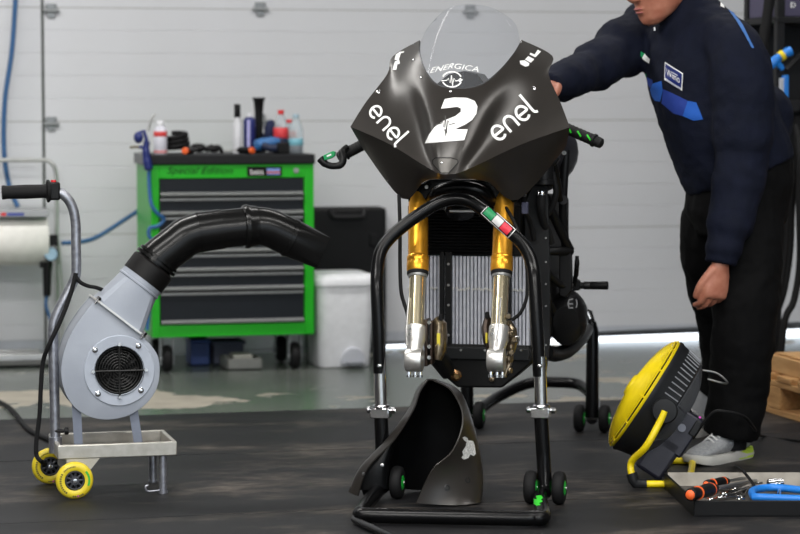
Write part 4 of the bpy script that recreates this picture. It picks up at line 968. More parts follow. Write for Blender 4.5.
lay('race_number', fb_, BF, [[(310+x/2.58, y/2.58) for x, y in two]], white_ink, mc, .0010, 4)
def pulse(cx, cy, w, h): return [(cx-w, cy+.1*h), (cx-w*.45, cy), (cx-w*.3, cy-h*.45), (cx-w*.14, cy+h*.5), (cx, cy-h), (cx+w*.13, cy+h*1.2), (cx+w*.27, cy-h*.4), (cx+w*.42, cy+h*.12), (cx+w, cy-.05*h)]
lay('pulse_mark', fb_, BF, [ribbon(pulse(445.5, 124, 9.5, 8), 1.0), [(444.3, 129.5), (447, 129.5), (446, 138)]], pm('pulse_grey', '#4d4b49', .5), mc, .0018, 3)
lay('screen_lettering', wb, BF, [fit(text2d('ENERGICA', 1, .3), (430, 73.0), (18, -6.5), (1.5, -5.5)) if False else fit(text2d('ENER', 1, .3), (430, 73.2), (23, -4.8), (1.0, -5.2)), fit(text2d('GICA', 1, .3), (454.5, 68.6), (24, 3.6), (0, -5.4))], white_ink, mc, .001, 5)
lay('round_logo', wb, BF, [ribbon(arc(452, 79.5, 9.6, 20, 160, 16, 7.6), 1.3), ribbon(arc(452, 79.5, 9.6, 200, 340, 16, 7.6), 1.3), ribbon(pulse(451.5, 80.5, 10, 5), 1.0), [(458, 80.5), (460, 78), (463, 80), (460, 82.6)]], white_ink, mc, .001, 3)
# small sponsor marks near the wing tips
def U(x, y): return (500+x/13.33, 35+y/13.33)
mk = [[U(262, 345), U(330, 340), U(390, 378), U(380, 415), U(335, 425), U(270, 390)], [U(330, 330), U(375, 285), U(455, 325), U(410, 372)], [U(390, 262), U(405, 240), U(460, 262), U(500, 200), U(545, 222), U(470, 300)]]
lay('sponsor_mark', fb_, BF, mk, white_ink, mc, .001, 3)
def U2(x, y): return (380+x/7.97, 40+y/7.97)
mk = [[U2(128, 118), U2(160, 95), U2(196, 92), U2(190, 102), U2(168, 106), U2(150, 165), U2(118, 158)], [U2(122, 172), U2(156, 160), U2(160, 190), U2(140, 196), U2(132, 240), U2(104, 240), U2(110, 205)]]
lay('sponsor_mark', fb_, BF, mk, white_ink, mc, .001, 3)
# nose intake lens
lens = [(433, 160), (436, 158), (451, 158), (457.5, 160), (458, 163), (449, 173), (441, 173), (433, 164)]
lay('nose_intake', fb_, BF, [lens], pm('lens_dark', '#4a4845', .35, .5), mc, .0008, 3)
lay('nose_intake_edge', fb_, BF, [ribbon(lens+[lens[0]], .9)], black_deep, mc, .0014, 4)
# dashboard cowl behind the screen
q = [S(-24, 84, .215), S(-14, 74, .25), S(0, 71, .26), S(14, 74, .25), S(24, 84, .215)]
mb = MB(); n = len(q)
for k in range(n-1):
    a, b = q[k], q[k+1]; dz = V((0, .0, -.07)); bk2 = V((0, .13, .0)); mb.add([a, b, b+bk2, a+bk2, a+dz, b+dz, b+dz+bk2, a+dz+bk2], [(0, 1, 2, 3), (0, 4, 5, 1), (3, 2, 6, 7), (4, 7, 6, 5)])
obj('dashboard', mb, black_sat, mc, ang=50)
# --- forks
def fk(py): return .055+(358-py)/178*.22
for sd_, PX in ((-1, [(178, 418.7), (262, 418), (320, 416.5), (358, 414.5)]), (1, [(178, 505), (262, 501.8), (320, 500), (358, 496.5)])):
    def X(py):
        for (y0_, x0_), (y1_, x1_) in zip(PX, PX[1:]):
            if py <= y1_ or (y1_ == 358): return x0_+(x1_-x0_)*(py-y0_)/(y1_-y0_)
    def F(py): return L(X(py), py, fk(py))
    ft = obj('fork_outer_tube', MB().lathe([(.029, 0), (.029, (F(257)-F(176)).length)], F(176), F(257)-F(176), 32), gold, mc, ang=50)
    ax_ = (F(272)-F(256)).normalized(); l_ = (F(272)-F(256)).length
    obj('fork_collar', MB().lathe([(.029, 0), (.0305, .001), (.0325, .004), (.0325, l_*.3), (.0318, l_*.34), (.0318, l_*.42), (.0325, l_*.46), (.0325, l_-.006), (.030, l_)], F(256), ax_, 32), gold, ft, ang=40)
    obj('dust_seal', MB().lathe([(.031, 0), (.0315, .004), (.030, .010), (.024, .011)], F(272), ax_, 32), black_rub, ft, ang=40)
    obj('seal_ring', MB().lathe([(.028, 0), (.0285, .002), (.026, .008), (.023, .009)], F(275), ax_, 32), pm('ring_grey', '#9a9a98', .4, .5), ft, ang=40)
    lo = obj('fork_slider', MB().cyl(F(274), F(338), .0235, n=32), chrgold, mc)
    al = (F(346)-F(326)).length
    ck = obj('axle_clamp', MB().lathe([(.0238, 0), (.028, .002), (.029, .006), (.029, al*.7), (.0265, al*.85), (.025, al)], F(326), F(346)-F(326), 28), alu, mc, ang=45)
    c = F(360); w2 = .024
    obj('axle_lug', MB().lathe([(.019, -w2), (.031, -w2), (.034, -w2+.004), (.034, w2-.004), (.031, w2), (.019, w2)], c, (1, 0, 0), 32), alu, ck, ang=40)
    obj('lug_bore', MB().lathe([(.0185, -w2+.001), (.0185, w2-.001)], c, (1, 0, 0), 24), pm('bore_dark', '#4a4744', .4, .7), ck)
    obj('lug_neck', MB().ell([(F(340), .027, .027, (1, 0, 0)), (F(348), .024, .026, (1, 0, 0)), (F(356), .022, .028, (1, 0, 0))], 20), alu, ck, ang=60)
    for k in (-.016, 0.002, .017):
        b_ = c+V((k, .0, -.032)); obj('pinch_bolt', MB().cyl(b_, b_+V((0, -.002, -.014)), .005, n=8).cyl(b_+V((0, -.002, -.010)), b_+V((0, -.002, -.017)), .007, n=10), chrome, ck)
    obj('wire_guide', MB().tube([F(297)+V((-.020*1, -.020, 0)) if sd_ < 0 else F(297)+V((.004, -.027, 0)), F(328)+V((-.026, -.016, 0)) if sd_ < 0 else F(328)+V((.002, -.030, 0)), F(345)+V((-.022, -.018, 0)) if sd_ < 0 else F(345)+V((.0, -.030, 0))], .003, 8), steel, ck)
    for py in (328, 333): 
        b_ = F(py)+V((-.010 if sd_ < 0 else -.014, -.026, 0)); obj('clamp_screw', MB().cyl(b_+V((0, .004, 0)), b_+V((0, -.005, 0)), .004, n=10), chrome, ck)
    # brake caliper inboard (left fork) / outboard (right fork)
    if sd_ < 0:
        cc_ = L(440, 338, .13)
        cal = obj('brake_caliper', MB().ell([(L(437, 319, .14), .012, .02, (1, 0, 0)), (L(440, 324, .135), .020, .03, (1, 0, 0)), (cc_, .022, .032, (1, 0, 0)), (L(440, 350, .12), .019, .03, (1, 0, 0)), (L(438, 360, .115), .010, .02, (1, 0, 0))], 12), brass, mc, ang=35)
        obj('caliper_bracket', MB().box(L(427.5, 342, .12), (.010, .055, .135)).box(L(432.5, 342, .12), (.008, .05, .125)), pm('bracket_brown', '#40342c', .4, .6), cal, bevel=.003)
        fl_c = L(438.5, 340, .096); obj('caliper_mark', MB().box(fl_c, (.010, .003, .038)), pm('mark_yellow', '#d8c53a', .5), cal, bevel=.001)
        for py in (322, 346, 357):
            b_ = L(430, py, .10); obj('caliper_bolt', MB().cyl(b_, b_+V((0, -.014, 0)), .006, n=8), chrome, cal)
        obj('bleed_nipple', MB().lathe([(.005, 0), (.007, .002), (.006, .016), (.003, .018)], L(441, 320, .12), (0, -.2, 1), 12), black_rub, cal)
    else:
        cc_ = L(511, 345, .12)
        cb_ = MB().ell([(L(509, 322, .14), .008, .014, (1, 0, 0)), (L(512, 330, .13), .014, .024, (1, 0, 0)), (L(513, 341, .125), .015, .026, (1, 0, 0)), (L(511, 352, .12), .011, .02, (1, 0, 0))], 12)
        for py_, r_ in ((334, .013), (347, .012), (359, .013), (370, .010)): cb_.lathe([(r_*.6, 0), (r_, .002), (r_, .018), (r_*.7, .021)], L(505.5+(2 if py_ < 350 else 0), py_, .105), (1, -.5, 0), 16)
        cb_.tube([L(511, 350, .11), L(509, 364, .10), L(504, 377, .095)], [.010, .009, .006], 10)
        cal = obj('brake_caliper', cb_, brass, mc, ang=35)
        obj('caliper_bracket', MB().ell([(L(488, 318, .14), .010, .016, (1, 0, 0)), (L(486, 328, .13), .014, .02, (1, 0, 0)), (L(488, 342, .12), .014, .022, (1, 0, 0)), (L(490, 350, .12), .008, .015, (1, 0, 0))], 10), pm('bracket_brown', '#40342c', .4, .6), cal)
        obj('caliper_mark', MB().box(L(486.5, 338, .095), (.006, .003, .030)), pm('mark_yellow', '#d8c53a', .5), cal, bevel=.001)
        obj('bleed_nipple', MB().lathe([(.005, 0), (.007, .002), (.006, .016), (.003, .018)], L(487.5, 318, .12), (0, -.2, 1), 12), black_rub, cal)
        for px, py in ((509, 316), (515, 339), (512, 352), (506, 366)):
            b_ = L(px, py, .10); obj('caliper_bolt', MB().cyl(b_, b_+V((0, -.012, 0)), .007, n=8), brass, cal)
        obj('cable_eyelet', MB().torus(L(517, 339, .10), (0, 1, 0), .007, .0025, 16, 6), steel, cal)
    # brake hose
hs1 = [L(399, 195, .2), L(400, 230, .16), L(400, 262, .13), L(401, 290, .12), L(404, 303, .12), L(407, 312, .11), L(409, 322, .1)]
obj('brake_hose', MB().tube(cat_(hs1), .0055, 10), black_rub, mc)
hs2 = [L(505, 206, .22), L(514, 222, .18), L(523, 245, .15), L(527, 270, .14), L(527, 295, .13), L(521, 312, .12), L(512, 320, .12)]
obj('brake_hose', MB().tube(cat_(hs2), .005, 10), black_rub, mc)
# --- steering head, triple clamp, ducts
tcl = obj('triple_clamp', MB().prism([L(x, y, .23) for x, y in ((407, 190), (430, 179), (493, 180), (518, 192), (516, 203), (495, 200), (470, 206), (445, 205), (428, 200), (408, 203))], (0, .10, .0)), black_paint, mc, bevel=.006)
obj('steering_head', MB().cyl(L(460, 214, .26), L(463, 176, .33), .045, n=28), black_paint, mc, bevel=.006)
obj('air_duct', MB().tube(cat_([L(432, 200, .24), L(440, 191, .20), L(460, 187, .19), L(480, 191, .20), L(492, 202, .24)]), .020, 12), black_paint, mc, ang=60)
obj('steering_stop', MB().box(L(463, 211, .22), (.075, .03, .008)), steel, mc, bevel=.002)
for px in (427, 464): b_ = L(px, 187, .205); obj('clamp_bolt', MB().cyl(b_, b_+V((0, -.01, 0)), .005, n=10), steel, mc)
# --- radiator stack
yr = .42
a, b = L(400, 210, yr), L(534, 257, yr)
up = obj('upper_radiator', MB().box2(V(L(408, 206, yr)), V(L(520, 256, yr))+V((0, .05, 0))), black_deep, mc)
lv = MB()
za, zb2 = L(460, 208, yr).z, L(460, 255, yr).z
for k in range(15):
    z = zb2+(za-zb2)*(k+.5)/15; lv.box((0, yr-.004, z), (.30, .010, .0042), M=Matrix.Rotation(.5, 3, 'X')); 
lx_ = (L(408, 230, yr).x+L(520, 230, yr).x)/2
lv.v = [(x+lx_, y, z) for x, y, z in lv.v]
obj('louvre', lv, black_sat, up)['kind'] = 'stuff'
xl_, xr_ = L(408, 300, yr+.01).x, L(530, 300, yr+.01).x; zt_r, zb_r = L(460, 256, yr).z, L(460, 349, yr).z
core = obj('radiator_core', MB().box2((xl_, yr+.012, zb_r), (xr_, yr+.06, zt_r)), pm('core_grey', '#8b8d95', .5, .3), mc)
fin_m = pm('radiator_fin', '#d6d7de', .4, .35, col2='#bcbec8', scale=40)
fi = MB(); nfin = 33
for k in range(nfin):
    x = xl_+(xr_-xl_)*(k+.5)/nfin; fi.box((x, yr+.008, (zb_r+zt_r)/2), ((xr_-xl_)/nfin*.66, .014, zt_r-zb_r))
obj('fin', fi, fin_m, core)['kind'] = 'stuff'
bd = MB(); zc_ = L(460, 289, yr).z
for k in range(60):
    x = xl_+(xr_-xl_)*(k+.5)/60
    if random.random() < .8: bd.box((x, yr+.0, zc_+random.uniform(-.003, .003)), (.006, .006, .006), M=Matrix.Rotation(.7*(1 if k % 2 else -1), 3, 'Y'))
obj('weld_bead', bd, alu, core)['kind'] = 'stuff'
for px0, px1, d in ((439.5, 443.5, -.02), (445, 451.5, -.015)):
    a, b = L(px0, 252, yr+d), L(px1, 350, yr+d); obj('radiator_strut', MB().box2(a, V(b)+V((0, .02, 0))), black_sat, mc, bevel=.002)
for py in (264, 285, 305, 335): b_ = L(448.5, py, yr-.016); obj('strut_screw', MB().cyl(b_, b_+V((0, -.004, 0)), .004, n=10), steel, mc)
obj('radiator_strut', MB().box2(L(506, 252, yr-.02), V(L(511, 350, yr-.02))+V((0, .02, 0))), black_sat, mc, bevel=.002)
# --- battery box belly
yb_ = .40
belly = [(432, 344), (528, 346), (533, 352), (533, 361), (522, 371), (502, 388), (457, 387.5), (444, 376), (432, 362)]
obj('battery_case', MB().prism([L(x, y, yb_) for x, y in belly], (0, .35, 0)), pm('case_black', '#141414', .5, bump=.05), mc, bevel=.006)
obj('case_flange', MB().box2(V(L(446, 347, yb_-.012)), V(L(529, 361, yb_-.012))+V((0, .02, 0))), pm('flange_black', '#222324', .4), mc, bevel=.003)
for px in (461, 485, 521): b_ = L(px, 350, yb_-.012); obj('case_screw', MB().cyl(b_, b_+V((0, -.004, 0)), .0035, n=10), steel, mc)
for px, py in ((455.5, 375), ): 
    c = L(px, py, yb_-.005); obj('hose_fitting', MB().lathe([(.004, -.022), (.008, -.022), (.009, -.016), (.013, -.014), (.013, -.008), (.017, -.006), (.017, .004), (.01, .006)], c, V((-.35, 1, .1)), 20), pm('fitting_brass', '#b28a62', .25, .9), mc, ang=40)
for px, py in ((492, 379), (506, 372)):
    c = L(px, py, yb_-.004); obj('case_bolt', MB().lathe([(.004, -.010), (.007, -.009), (.009, -.003), (.009, .003)], c, (0, 1, 0), 14), brass, mc, ang=40)
obj('case_lug', MB().ell([(L(433, 345, .30), .02, .03, (1, 0, 0)), (L(440, 360, .33), .028, .03, (1, 0, 0)), (L(448, 372, .36), .022, .03, (1, 0, 0))], 12), black_sat, mc)
# --- side frame and drivetrain on the visible side
obj('side_plate', MB().prism([L(x, y, .46) for x, y in ((524, 205), (536, 178), (547, 178), (549.5, 260), (550, 340), (546, 372), (536, 372), (527, 340))], (0, .015, 0)), pm('plate_black', '#1e1f20', .45), mc, bevel=.002)
for py in (238, 262, 284, 306, 345): b_ = L(546, py, .459); obj('plate_screw', MB().cyl(b_, b_+V((0, -.004, 0)), .003, n=8), steel, mc)
obj('core_block', MB().box2(V(L(452, 200, .50)), V(L(545, 345, .50))+V((0, .55, 0))), black_deep, mc, bevel=.02)
def tb_(nm, pts, r, m_=black_sat): return obj(nm, MB().tube(cat_([L(*p) for p in pts]), r, 12), m_, mc, ang=60)
tb_('frame_tube', [(545, 196, .55), (552, 212, .58), (561, 232, .62), (570, 250, .66)], .014)
tb_('frame_tube', [(566, 150, .60), (564, 180, .60), (563, 215, .62), (566, 250, .66)], .013)
tb_('frame_tube', [(546, 251, .60), (558, 251, .62), (571, 251, .66)], .014)
tb_('frame_tube', [(547, 296, .62), (554, 312, .66), (563, 332, .70)], .011)
tb_('swingarm', [(546, 352, .62), (556, 354, .72), (568, 350, .84), (579, 340, 1.0), (586, 330, 1.2)], .024)
tb_('frame_tube', [(540, 252, .55), (548, 272, .6), (560, 284, .64), (572, 286, .66)], .012)
obj('frame_plate', MB().prism([L(x, y, .64) for x, y in ((559, 246), (571, 248), (572, 290), (566, 298), (559, 296))], (0, .03, 0)), black_sat, mc, bevel=.004)
obj('frame_boss', MB().cyl(L(563, 200, .58), L(563, 200, .62), .014, n=16), black_sat, mc)
mot = obj('motor_case', MB().ell([(L(566, 322, .66), .04, .05, (1, 0, 0)), (L(566, 320, .68), .056, .078, (1, 0, 0)), (L(568, 318, .76), .062, .088, (1, 0, 0)), (L(571, 318, .90), .056, .08, (1, 0, 0)), (L(573, 322, .98), .04, .06, (1, 0, 0))], 24), pm('motor_black', '#161617', .4), mc, ang=40)
mv = bvh_of(mot)
lay('motor_mark', mv, BF, [ribbon([(573, 299), (569, 300), (568, 304), (569, 308), (573, 308)], 1.4), ribbon([(569, 304), (573, 304)], 1.4), ribbon([(576, 299), (577, 304), (576, 308)], 1.4)], pm('mark_grey', '#6f7072', .5), mc, .001, 2)
0 and obj('motor_rib', MB().torus(L(569, 320, .655), (0, 1, .1), .042, .005, 28, 8), black_sat, mc)
obj('sensor', MB().cyl(L(587, 312, .78), L(590, 319, .78), .008, n=10), steel, mc)
pg = L(577, 285.5, .80); pe = L(610, 285.5, .80)
peg = obj('footpeg', MB().lathe([(.012, 0), (.014, .004), (.0115, .012), (.0105, .03), (.0125, .032), (.0125, .05), (.0115, .052), (.0125, .054), (.0125, .085), (.013, .087), (.013, .105), (.010, .108)], pg+V((-.01, 0, 0)), pe-pg, 20), black_sat, mc, ang=35)
obj('gear_lever', MB().tube(cat_([L(574, 286, .78), L(576, 275, .76), L(577, 262, .74), L(577, 256, .74)]), [.006]*6+[.008]*6+[.006]*7, 10), black_sat, mc, ang=60)
obj('lever_pad', MB().sphere(L(577, 263, .735), (.008, .012, .018)), black_sat, mc)
obj('peg_bracket', MB().prism([L(x, y, .78) for x, y in ((560, 270), (572, 276), (580, 281), (580, 290), (570, 292), (560, 296))], (0, .02, 0)), black_sat, mc, bevel=.003)
# reservoirs, hoses and clamps under the left bar
obj('fluid_reservoir', MB().lathe([(.028, 0), (.034, .003), (.034, .016), (.031, .018), (.031, .06), (.033, .062), (.034, .07), (.028, .074)], L(543, 186, .44), (0, .1, 1), 24), black_sat, mc, ang=40)
obj('hose_union', MB().cyl(L(541.5, 196, .43), L(541.5, 191, .43), .011, n=16).torus(L(541.5, 193, .43), (0, 0, 1), .010, .003, 16, 6), chrome, mc)
tb_('coolant_hose', [(541.5, 195, .43), (541, 207, .43), (543, 220, .45), (548, 232, .48), (551, 243, .5)], .012, black_rub)
tb_('coolant_hose', [(552, 172, .46), (556, 190, .46), (553, 205, .47), (548, 214, .48)], .009, black_rub)
tb_('wiring_loom', [(524, 195, .30), (524, 210, .34), (530, 222, .4), (534, 240, .44)], .008, black_rub)
obj('blue_connector', MB().box(L(525, 208, .30), (.018, .02, .034)), pm('connector_blue', '#4a4c63', .5), mc, bevel=.002)
obj('connector_plug', MB().lathe([(.006, 0), (.009, .002), (.008, .02), (.004, .022)], L(525, 180, .32), (.2, -.4, 1), 14), steel, mc)
obj('bar_clamp', MB().box(L(553, 148, .47), (.055, .05, .055), M=Matrix.Rotation(.5, 3, 'Y')).box(L(548, 156, .46), (.07, .05, .03), M=Matrix.Rotation(.6, 3, 'Y')), black_sat, mc, bevel=.006)
for px, py in ((553, 140), (544, 146), (564, 153), (540, 159)): b_ = L(px, py, .43); obj('clamp_bolt', MB().cyl(b_+V((0, .01, 0)), b_+V((0, -.006, 0)), .006, n=10), steel, mc)
tb_('steering_damper', [(553, 160, .46), (557, 178, .50), (560, 200, .56)], .010)
# tank and seat body
sec = []
for y, hw, pyt, pyb, in ((.46, .12, 104, 170), (.55, .185, 100, 190), (.68, .215, 100, 200), (.85, .20, 104, 200), (1.05, .15, 118, 195), (1.3, .10, 120, 165), (1.5, .05, 118, 145)):
    t_, b_ = S(0, pyt, y), S(0, pyb, y); sec.append(((.035, y, (t_.z+b_.z)/2), hw*1.13, (t_.z-b_.z)/2, (1, 0, 0)))
obj('tank_and_seat', MB().ell(sec, 32), pm('body_matte', '#26262a', .45), mc, ang=70)
# --- handlebars
gm = pm('grip_rubber', '#1b1b1c', .55, bump=.25, bscale=250)
def grip(p0, p1, nm_parent):
    p0, p1 = V(p0), V(p1); ln = (p1-p0).length
    prof = [(.012, 0), (.017, .002)]
    for k in range(9): z = .01+(ln-.03)*k/9; prof += [(.0165, z), (.0175, z+.004), (.0165, z+.008)]
    prof += [(.0165, ln-.022), (.020, ln-.020), (.020, ln-.014), (.015, ln-.012), (.0165, ln-.006), (.015, ln+.008), (.009, ln+.012)]
    g = obj('handlebar_grip', MB().lathe(prof, p0, p1-p0, 24), gm, mc, ang=35); return g
p0, p1 = L(556, 124, .46), L(599, 142.5, .42)
gR = grip(p0, p1, mc); gb = bvh_of(gR)
lay('grip_stripe', gb, BF, [ribbon([(568 + 9.5*k, 127.5+3.6*k), (571.5+9.5*k, 133.0+3.6*k)], 1.5) for k in range(3)]+[ribbon([(565.5+9*k, 134+3.6*k), (567+9*k, 138+3.6*k)], 1.3) for k in range(3)], green_ink, mc, .0012, 2)
p0, p1 = L(376, 138, .42), L(341, 156, .39)
gL = grip(p0, p1, mc); gb = bvh_of(gL)
lay('grip_stripe', gb, BF, [ribbon([(350.5, 144.5), (353, 142)], 1.2)], green_ink, mc, .0014, 2)
lev = cat_([L(347, 147, .38), L(342, 152, .36), L(343, 160, .345), L(340, 165, .34), L(332, 166, .335), L(325, 163.5, .33), L(320, 158.5, .33)], 5)
obj('lever_guard', MB().tube(lev, [.009]*5+[.0115]*12+[.0105]*8+[.012]*6, 12), black_sat, mc, ang=60)
lg_ = obj('guard_tip', MB().prism([L(x, y, .318) for x, y in ((323, 155.5), (332.5, 151), (335, 152), (334.5, 156), (331, 158.5), (324, 160.5))], (0, .016, 0)), pm('tip_green', '#1f9a5a', .4), mc, bevel=.002)
flat('guard_print', [[(326.5, 155.5), (331, 153.6), (331.5, 155.3), (327, 157)]], lambda x, y: L(x, y, .317), white_ink, mc)
# ================================================================== belly pan on the floor
EF = NF; L = EF.l
rowsP = []
rim_r = [(433, 380, .00), (452, 391, -.02), (463, 418, -.05), (453, 450, -.09), (432, 470, -.12), (416, 503, -.135)]
kee = [(437, 380.5, .02), (459, 391, .04), (471, 418, .05), (478, 448, .03), (480.5, 478, .0), (478, 506, -.055)]
m1 = [(436, 380, .06), (452, 389, .10), (462, 415, .13), (468, 446, .14), (470, 474, .14), (468, 490, .14)]
m2 = [(431, 379.5, .05), (430, 385, .10), (430, 412, .13), (428, 445, .14), (424, 472, .14), (420, 490, .14)]
lb = [(428, 379.5, .03), (419, 388, .06), (411, 409, .04), (396, 436, -.02), (387, 463, -.05), (385, 489, -.055)]
lc = [(429, 379.5, .045), (422, 387, .08), (416, 410, .09), (403, 436, .07), (393, 463, .06), (390, 488, .06)]
lo_ = [(427, 379.5, .01), (417.5, 389, .02), (409, 409, .01), (388, 438, -.03), (361, 467, -.07), (350, 491, -.075)]
li = [(428, 380, .00), (420, 391, -.01), (413, 410, -.02), (394, 440, -.06), (368, 468, -.10), (358, 496, -.10)]
colsP = [rim_r, kee, m1, m2, lc, lb, lo_, li]
vs, fs = grid_interp([[L(*colsP[j][i]) for j in range(8)] for i in range(6)], 5, 5)
for v_ in vs: v_.z = max(v_.z, .004)
me = bpy.data.meshes.new('belly_pan'); me.from_pydata(vs, [], fs); me.update()
pan_in = fair_in
pan = obj('belly_pan', me, [fair_m, pan_in], None, solid=.004, soff=0, moff=1, ang=60)
pan.location = EF.O; pan.rotation_euler = (0, 0, EF.a)
tag(pan, 'matte dark grey belly pan fairing with white sticker standing on floor', 'fairing')
# outside must be the matte side: test the right panel, which faces the camera
f0 = me.polygons[12*35+2]
if f0.normal.y > 0: me.flip_normals()
bake(pan, 50); pb = bvh_of(pan)
ghost = [(462, 437.5), (464.5, 436.5), (467, 438), (468, 440.5), (473, 441), (474.5, 446), (475.5, 454), (473.5, 456), (470, 454.5), (468, 458), (463.5, 459.5), (461, 457.5), (463, 455), (462, 451.5), (465.5, 446), (466, 442), (463.5, 440)]
gh = lay('rider_sticker', pb, EF, [ghost], pm('sticker_white', '#d9d9d6', .6, col2='#8f8f8d', scale=160, amt=.7), pan, .0012, 2)
for px, py in ((447, 487.5), (467.5, 480)):
    h = hit(pb, EF, px, py, .0005)
    if h: h2 = hit(pb, EF, px, py, .003); obj('fastener', MB().lathe([(.009, 0), (.009, .001), (.006, .0015), (.005, -.002), (.001, -.002)], h, h2-h, 16), pm('fastener_dark', '#2a2a2a', .4, .5), pan)
for px, py in ((364, 474), (382, 465)):
    h = hit(pb, EF, px, py, .0005)
    if h: h2 = hit(pb, EF, px, py, .003); obj('fastener', MB().lathe([(.005, 0), (.005, .003), (.001, .004)], h, h2-h, 12), steel, pan)
# ================================================================== the mechanic
HO = at(728, 440, 7.62); HF = Fr((HO.x, HO.y, 0), 0)
def P_(px, py, Y): return HF.loc_w(at(px, py, Y))
LAT = V((.62, -.78, 0)); FWD = V((-.78, -.62, 0))
def remesh(o, vox, it=4, disp=None):
    md = o.modifiers.new('r', 'REMESH'); md.mode = 'VOXEL'; md.voxel_size = vox
    md = o.modifiers.new('s', 'SMOOTH'); md.iterations = it
    for (nm, sc, st_) in disp or []:
        tx = bpy.data.textures.new(nm, 'CLOUDS'); tx.noise_scale = sc; tx.noise_depth = 2
        md = o.modifiers.new('d', 'DISPLACE'); md.texture = tx; md.strength = st_; md.mid_level = .5; md.texture_coords = 'LOCAL'
    bake(o, 80); return o
skin = pm('skin', '#b57a63', .5, col2='#a4644f', scale=40, bump=.06, bscale=300)
def hand(mb, wr, d, n, s, curl=(.45, .6, .5), k=1.0, spread=.08):
    d, n, s = V(d).normalized(), V(n).normalized(), V(s); s = (s-d*s.dot(d)).normalized(); n = s.cross(d) if s.cross(d).dot(n) > 0 else d.cross(s)
    wr = V(wr)
    mb.ell([(wr-d*.05*k, .027*k, .021*k, s), (wr, .029*k, .020*k, s), (wr+d*.03*k, .037*k, .020*k, s), (wr+d*.065*k, .042*k, .018*k, s), (wr+d*.090*k, .041*k, .015*k, s), (wr+d*.100*k, .036*k, .010*k, s)], 16)
    for i, (off, ln) in enumerate(((.032, .072), (.011, .082), (-.010, .077), (-.030, .060))):
        b = wr+d*(.086-.004*abs(i-1))*k+s*off*k; dv = (d+s*spread*(1.5-i)*.6).normalized(); pts = [b-d*.02*k, b]; p = b
        for q, c in enumerate(curl):
            c2 = c*(1+.10*i); dv = (dv*math.cos(c2)-n*math.sin(c2)).normalized(); p = p+dv*ln*k*(.46, .31, .23)[q]; pts.append(p)
        mb.tube(cat_(pts, 3), [.0105*k, .0098*k, .009*k, .008*k], 10)
        mb.sphere(pts[-1], .0080*k, 10, 8)
    b = wr+d*.022*k+s*.026*k; t1 = (s*.50+d*.90-n*.25).normalized(); t2 = (s*-.05+d*.95-n*.45).normalized()
    pts = [b-t1*.012*k, b+t1*.028*k, b+t1*.05*k+t2*.010*k, b+t1*.05*k+t2*.040*k]
    mb.tube(cat_(pts, 4), [(.0165-.006*t/12)*k for t in range(13)], 10); mb.sphere(pts[-1], .0102*k, 10, 8)
body = MB()
# joints
hip = P_(735, 180, 7.62); neck = P_(690, 6, 7.66)
spine = [(P_(737, 200, 7.62), .15, .11), (P_(733, 165, 7.62), .15, .11), (P_(722, 120, 7.62), .15, .10), (P_(708, 75, 7.63), .16, .10), (P_(698, 40, 7.64), .15, .09), (P_(691, 12, 7.65), .08, .07), (P_(684, -2, 7.66), .062, .062), (P_(674, -18, 7.67), .058, .060)]
body.ell([(c, a*.85, b*.85, LAT) for c, a, b in spine], 20)
shN, elN, wrN = P_(735, 52, 7.47), P_(742, 165, 7.42), P_(717, 262, 7.36)
shF, elF, wrF = P_(652, 42, 7.82), P_(606, 64, 7.66), P_(557, 86, 7.36)
body.tube(cat_([P_(708, 45, 7.58), shN, (shN+elN)/2, elN, (elN+wrN)/2, wrN], 4), [.06]*5+[.055]*5+[.048]*5+[.036]*5+[.028], 14)
body.tube(cat_([P_(685, 45, 7.70), shF, (shF+elF)/2, elF, (elF+wrF)/2, wrF], 4), [.06]*5+[.055]*5+[.048]*5+[.036]*5+[.028], 14)
hand(body, wrN+V((.010, -.004, -.010)), (-.16, -.05, -.97), (.50, -.86, 0), (-.85, -.45, .2), (.50, .75, .6), 1.04, .02)
hand(body, wrF+V((-.012, -.03, -.002)), (-.55, -.75, -.05), (-.1, .1, 1), (.6, -.5, -.1), (.6, .8, .6), 1.0)
# legs
hpN, knN, akN = P_(747, 215, 7.52), P_(743, 325, 7.46), P_(735, 432, 7.50)
hpF, knF, akF = P_(720, 212, 7.72), P_(721, 312, 7.86), P_(717, 392, 7.975)
for h_, k_, a_ in ((hpN, knN, akN), (hpF, knF, akF)):
    body.tube(cat_([h_+V((0, 0, .05)), h_, (h_+k_)/2, k_, (k_+a_)/2, a_, a_+V((0, 0, -.04))], 4), [.07]*6+[.062]*4+[.05]*4+[.045]*4+[.040]*4+[.034]*3, 14)
# head
hc = P_(661, -25, 7.60); hf = V((-.82, -.46, -.28)).normalized(); hu = V((-.22, -.12, .97)); hu = (hu-hf*hu.dot(hf)).normalized(); hl = hf.cross(hu).normalized()
HS = 1.16
def hp_(h, f, l=0): return hc+(hu*h+hf*f+hl*l)*HS
hsec = [(-.122, .062, .016, .014), (-.116, .058, .028, .026), (-.102, .044, .043, .050), (-.080, .026, .055, .070), (-.045, .013, .065, .085), (0, .004, .072, .093), (.04, 0, .075, .097), (.08, -.006, .069, .091), (.105, -.010, .050, .070), (.122, -.012, .016, .024)]
R_ = []
for h, f, w_, d_ in hsec: R_.append([hp_(h, f)+(hl*w_*math.cos(2*PI*j/24)+hf*d_*math.sin(2*PI*j/24))*HS for j in range(24)])
body.rings(R_)
hr = Matrix((tuple(hl), tuple(hf), tuple(hu))).transposed()
body.tube([hp_(.012, .092), hp_(-.012, .106), hp_(-.034, .116), hp_(-.046, .104)], [.008, .010, .014, .010], 12)
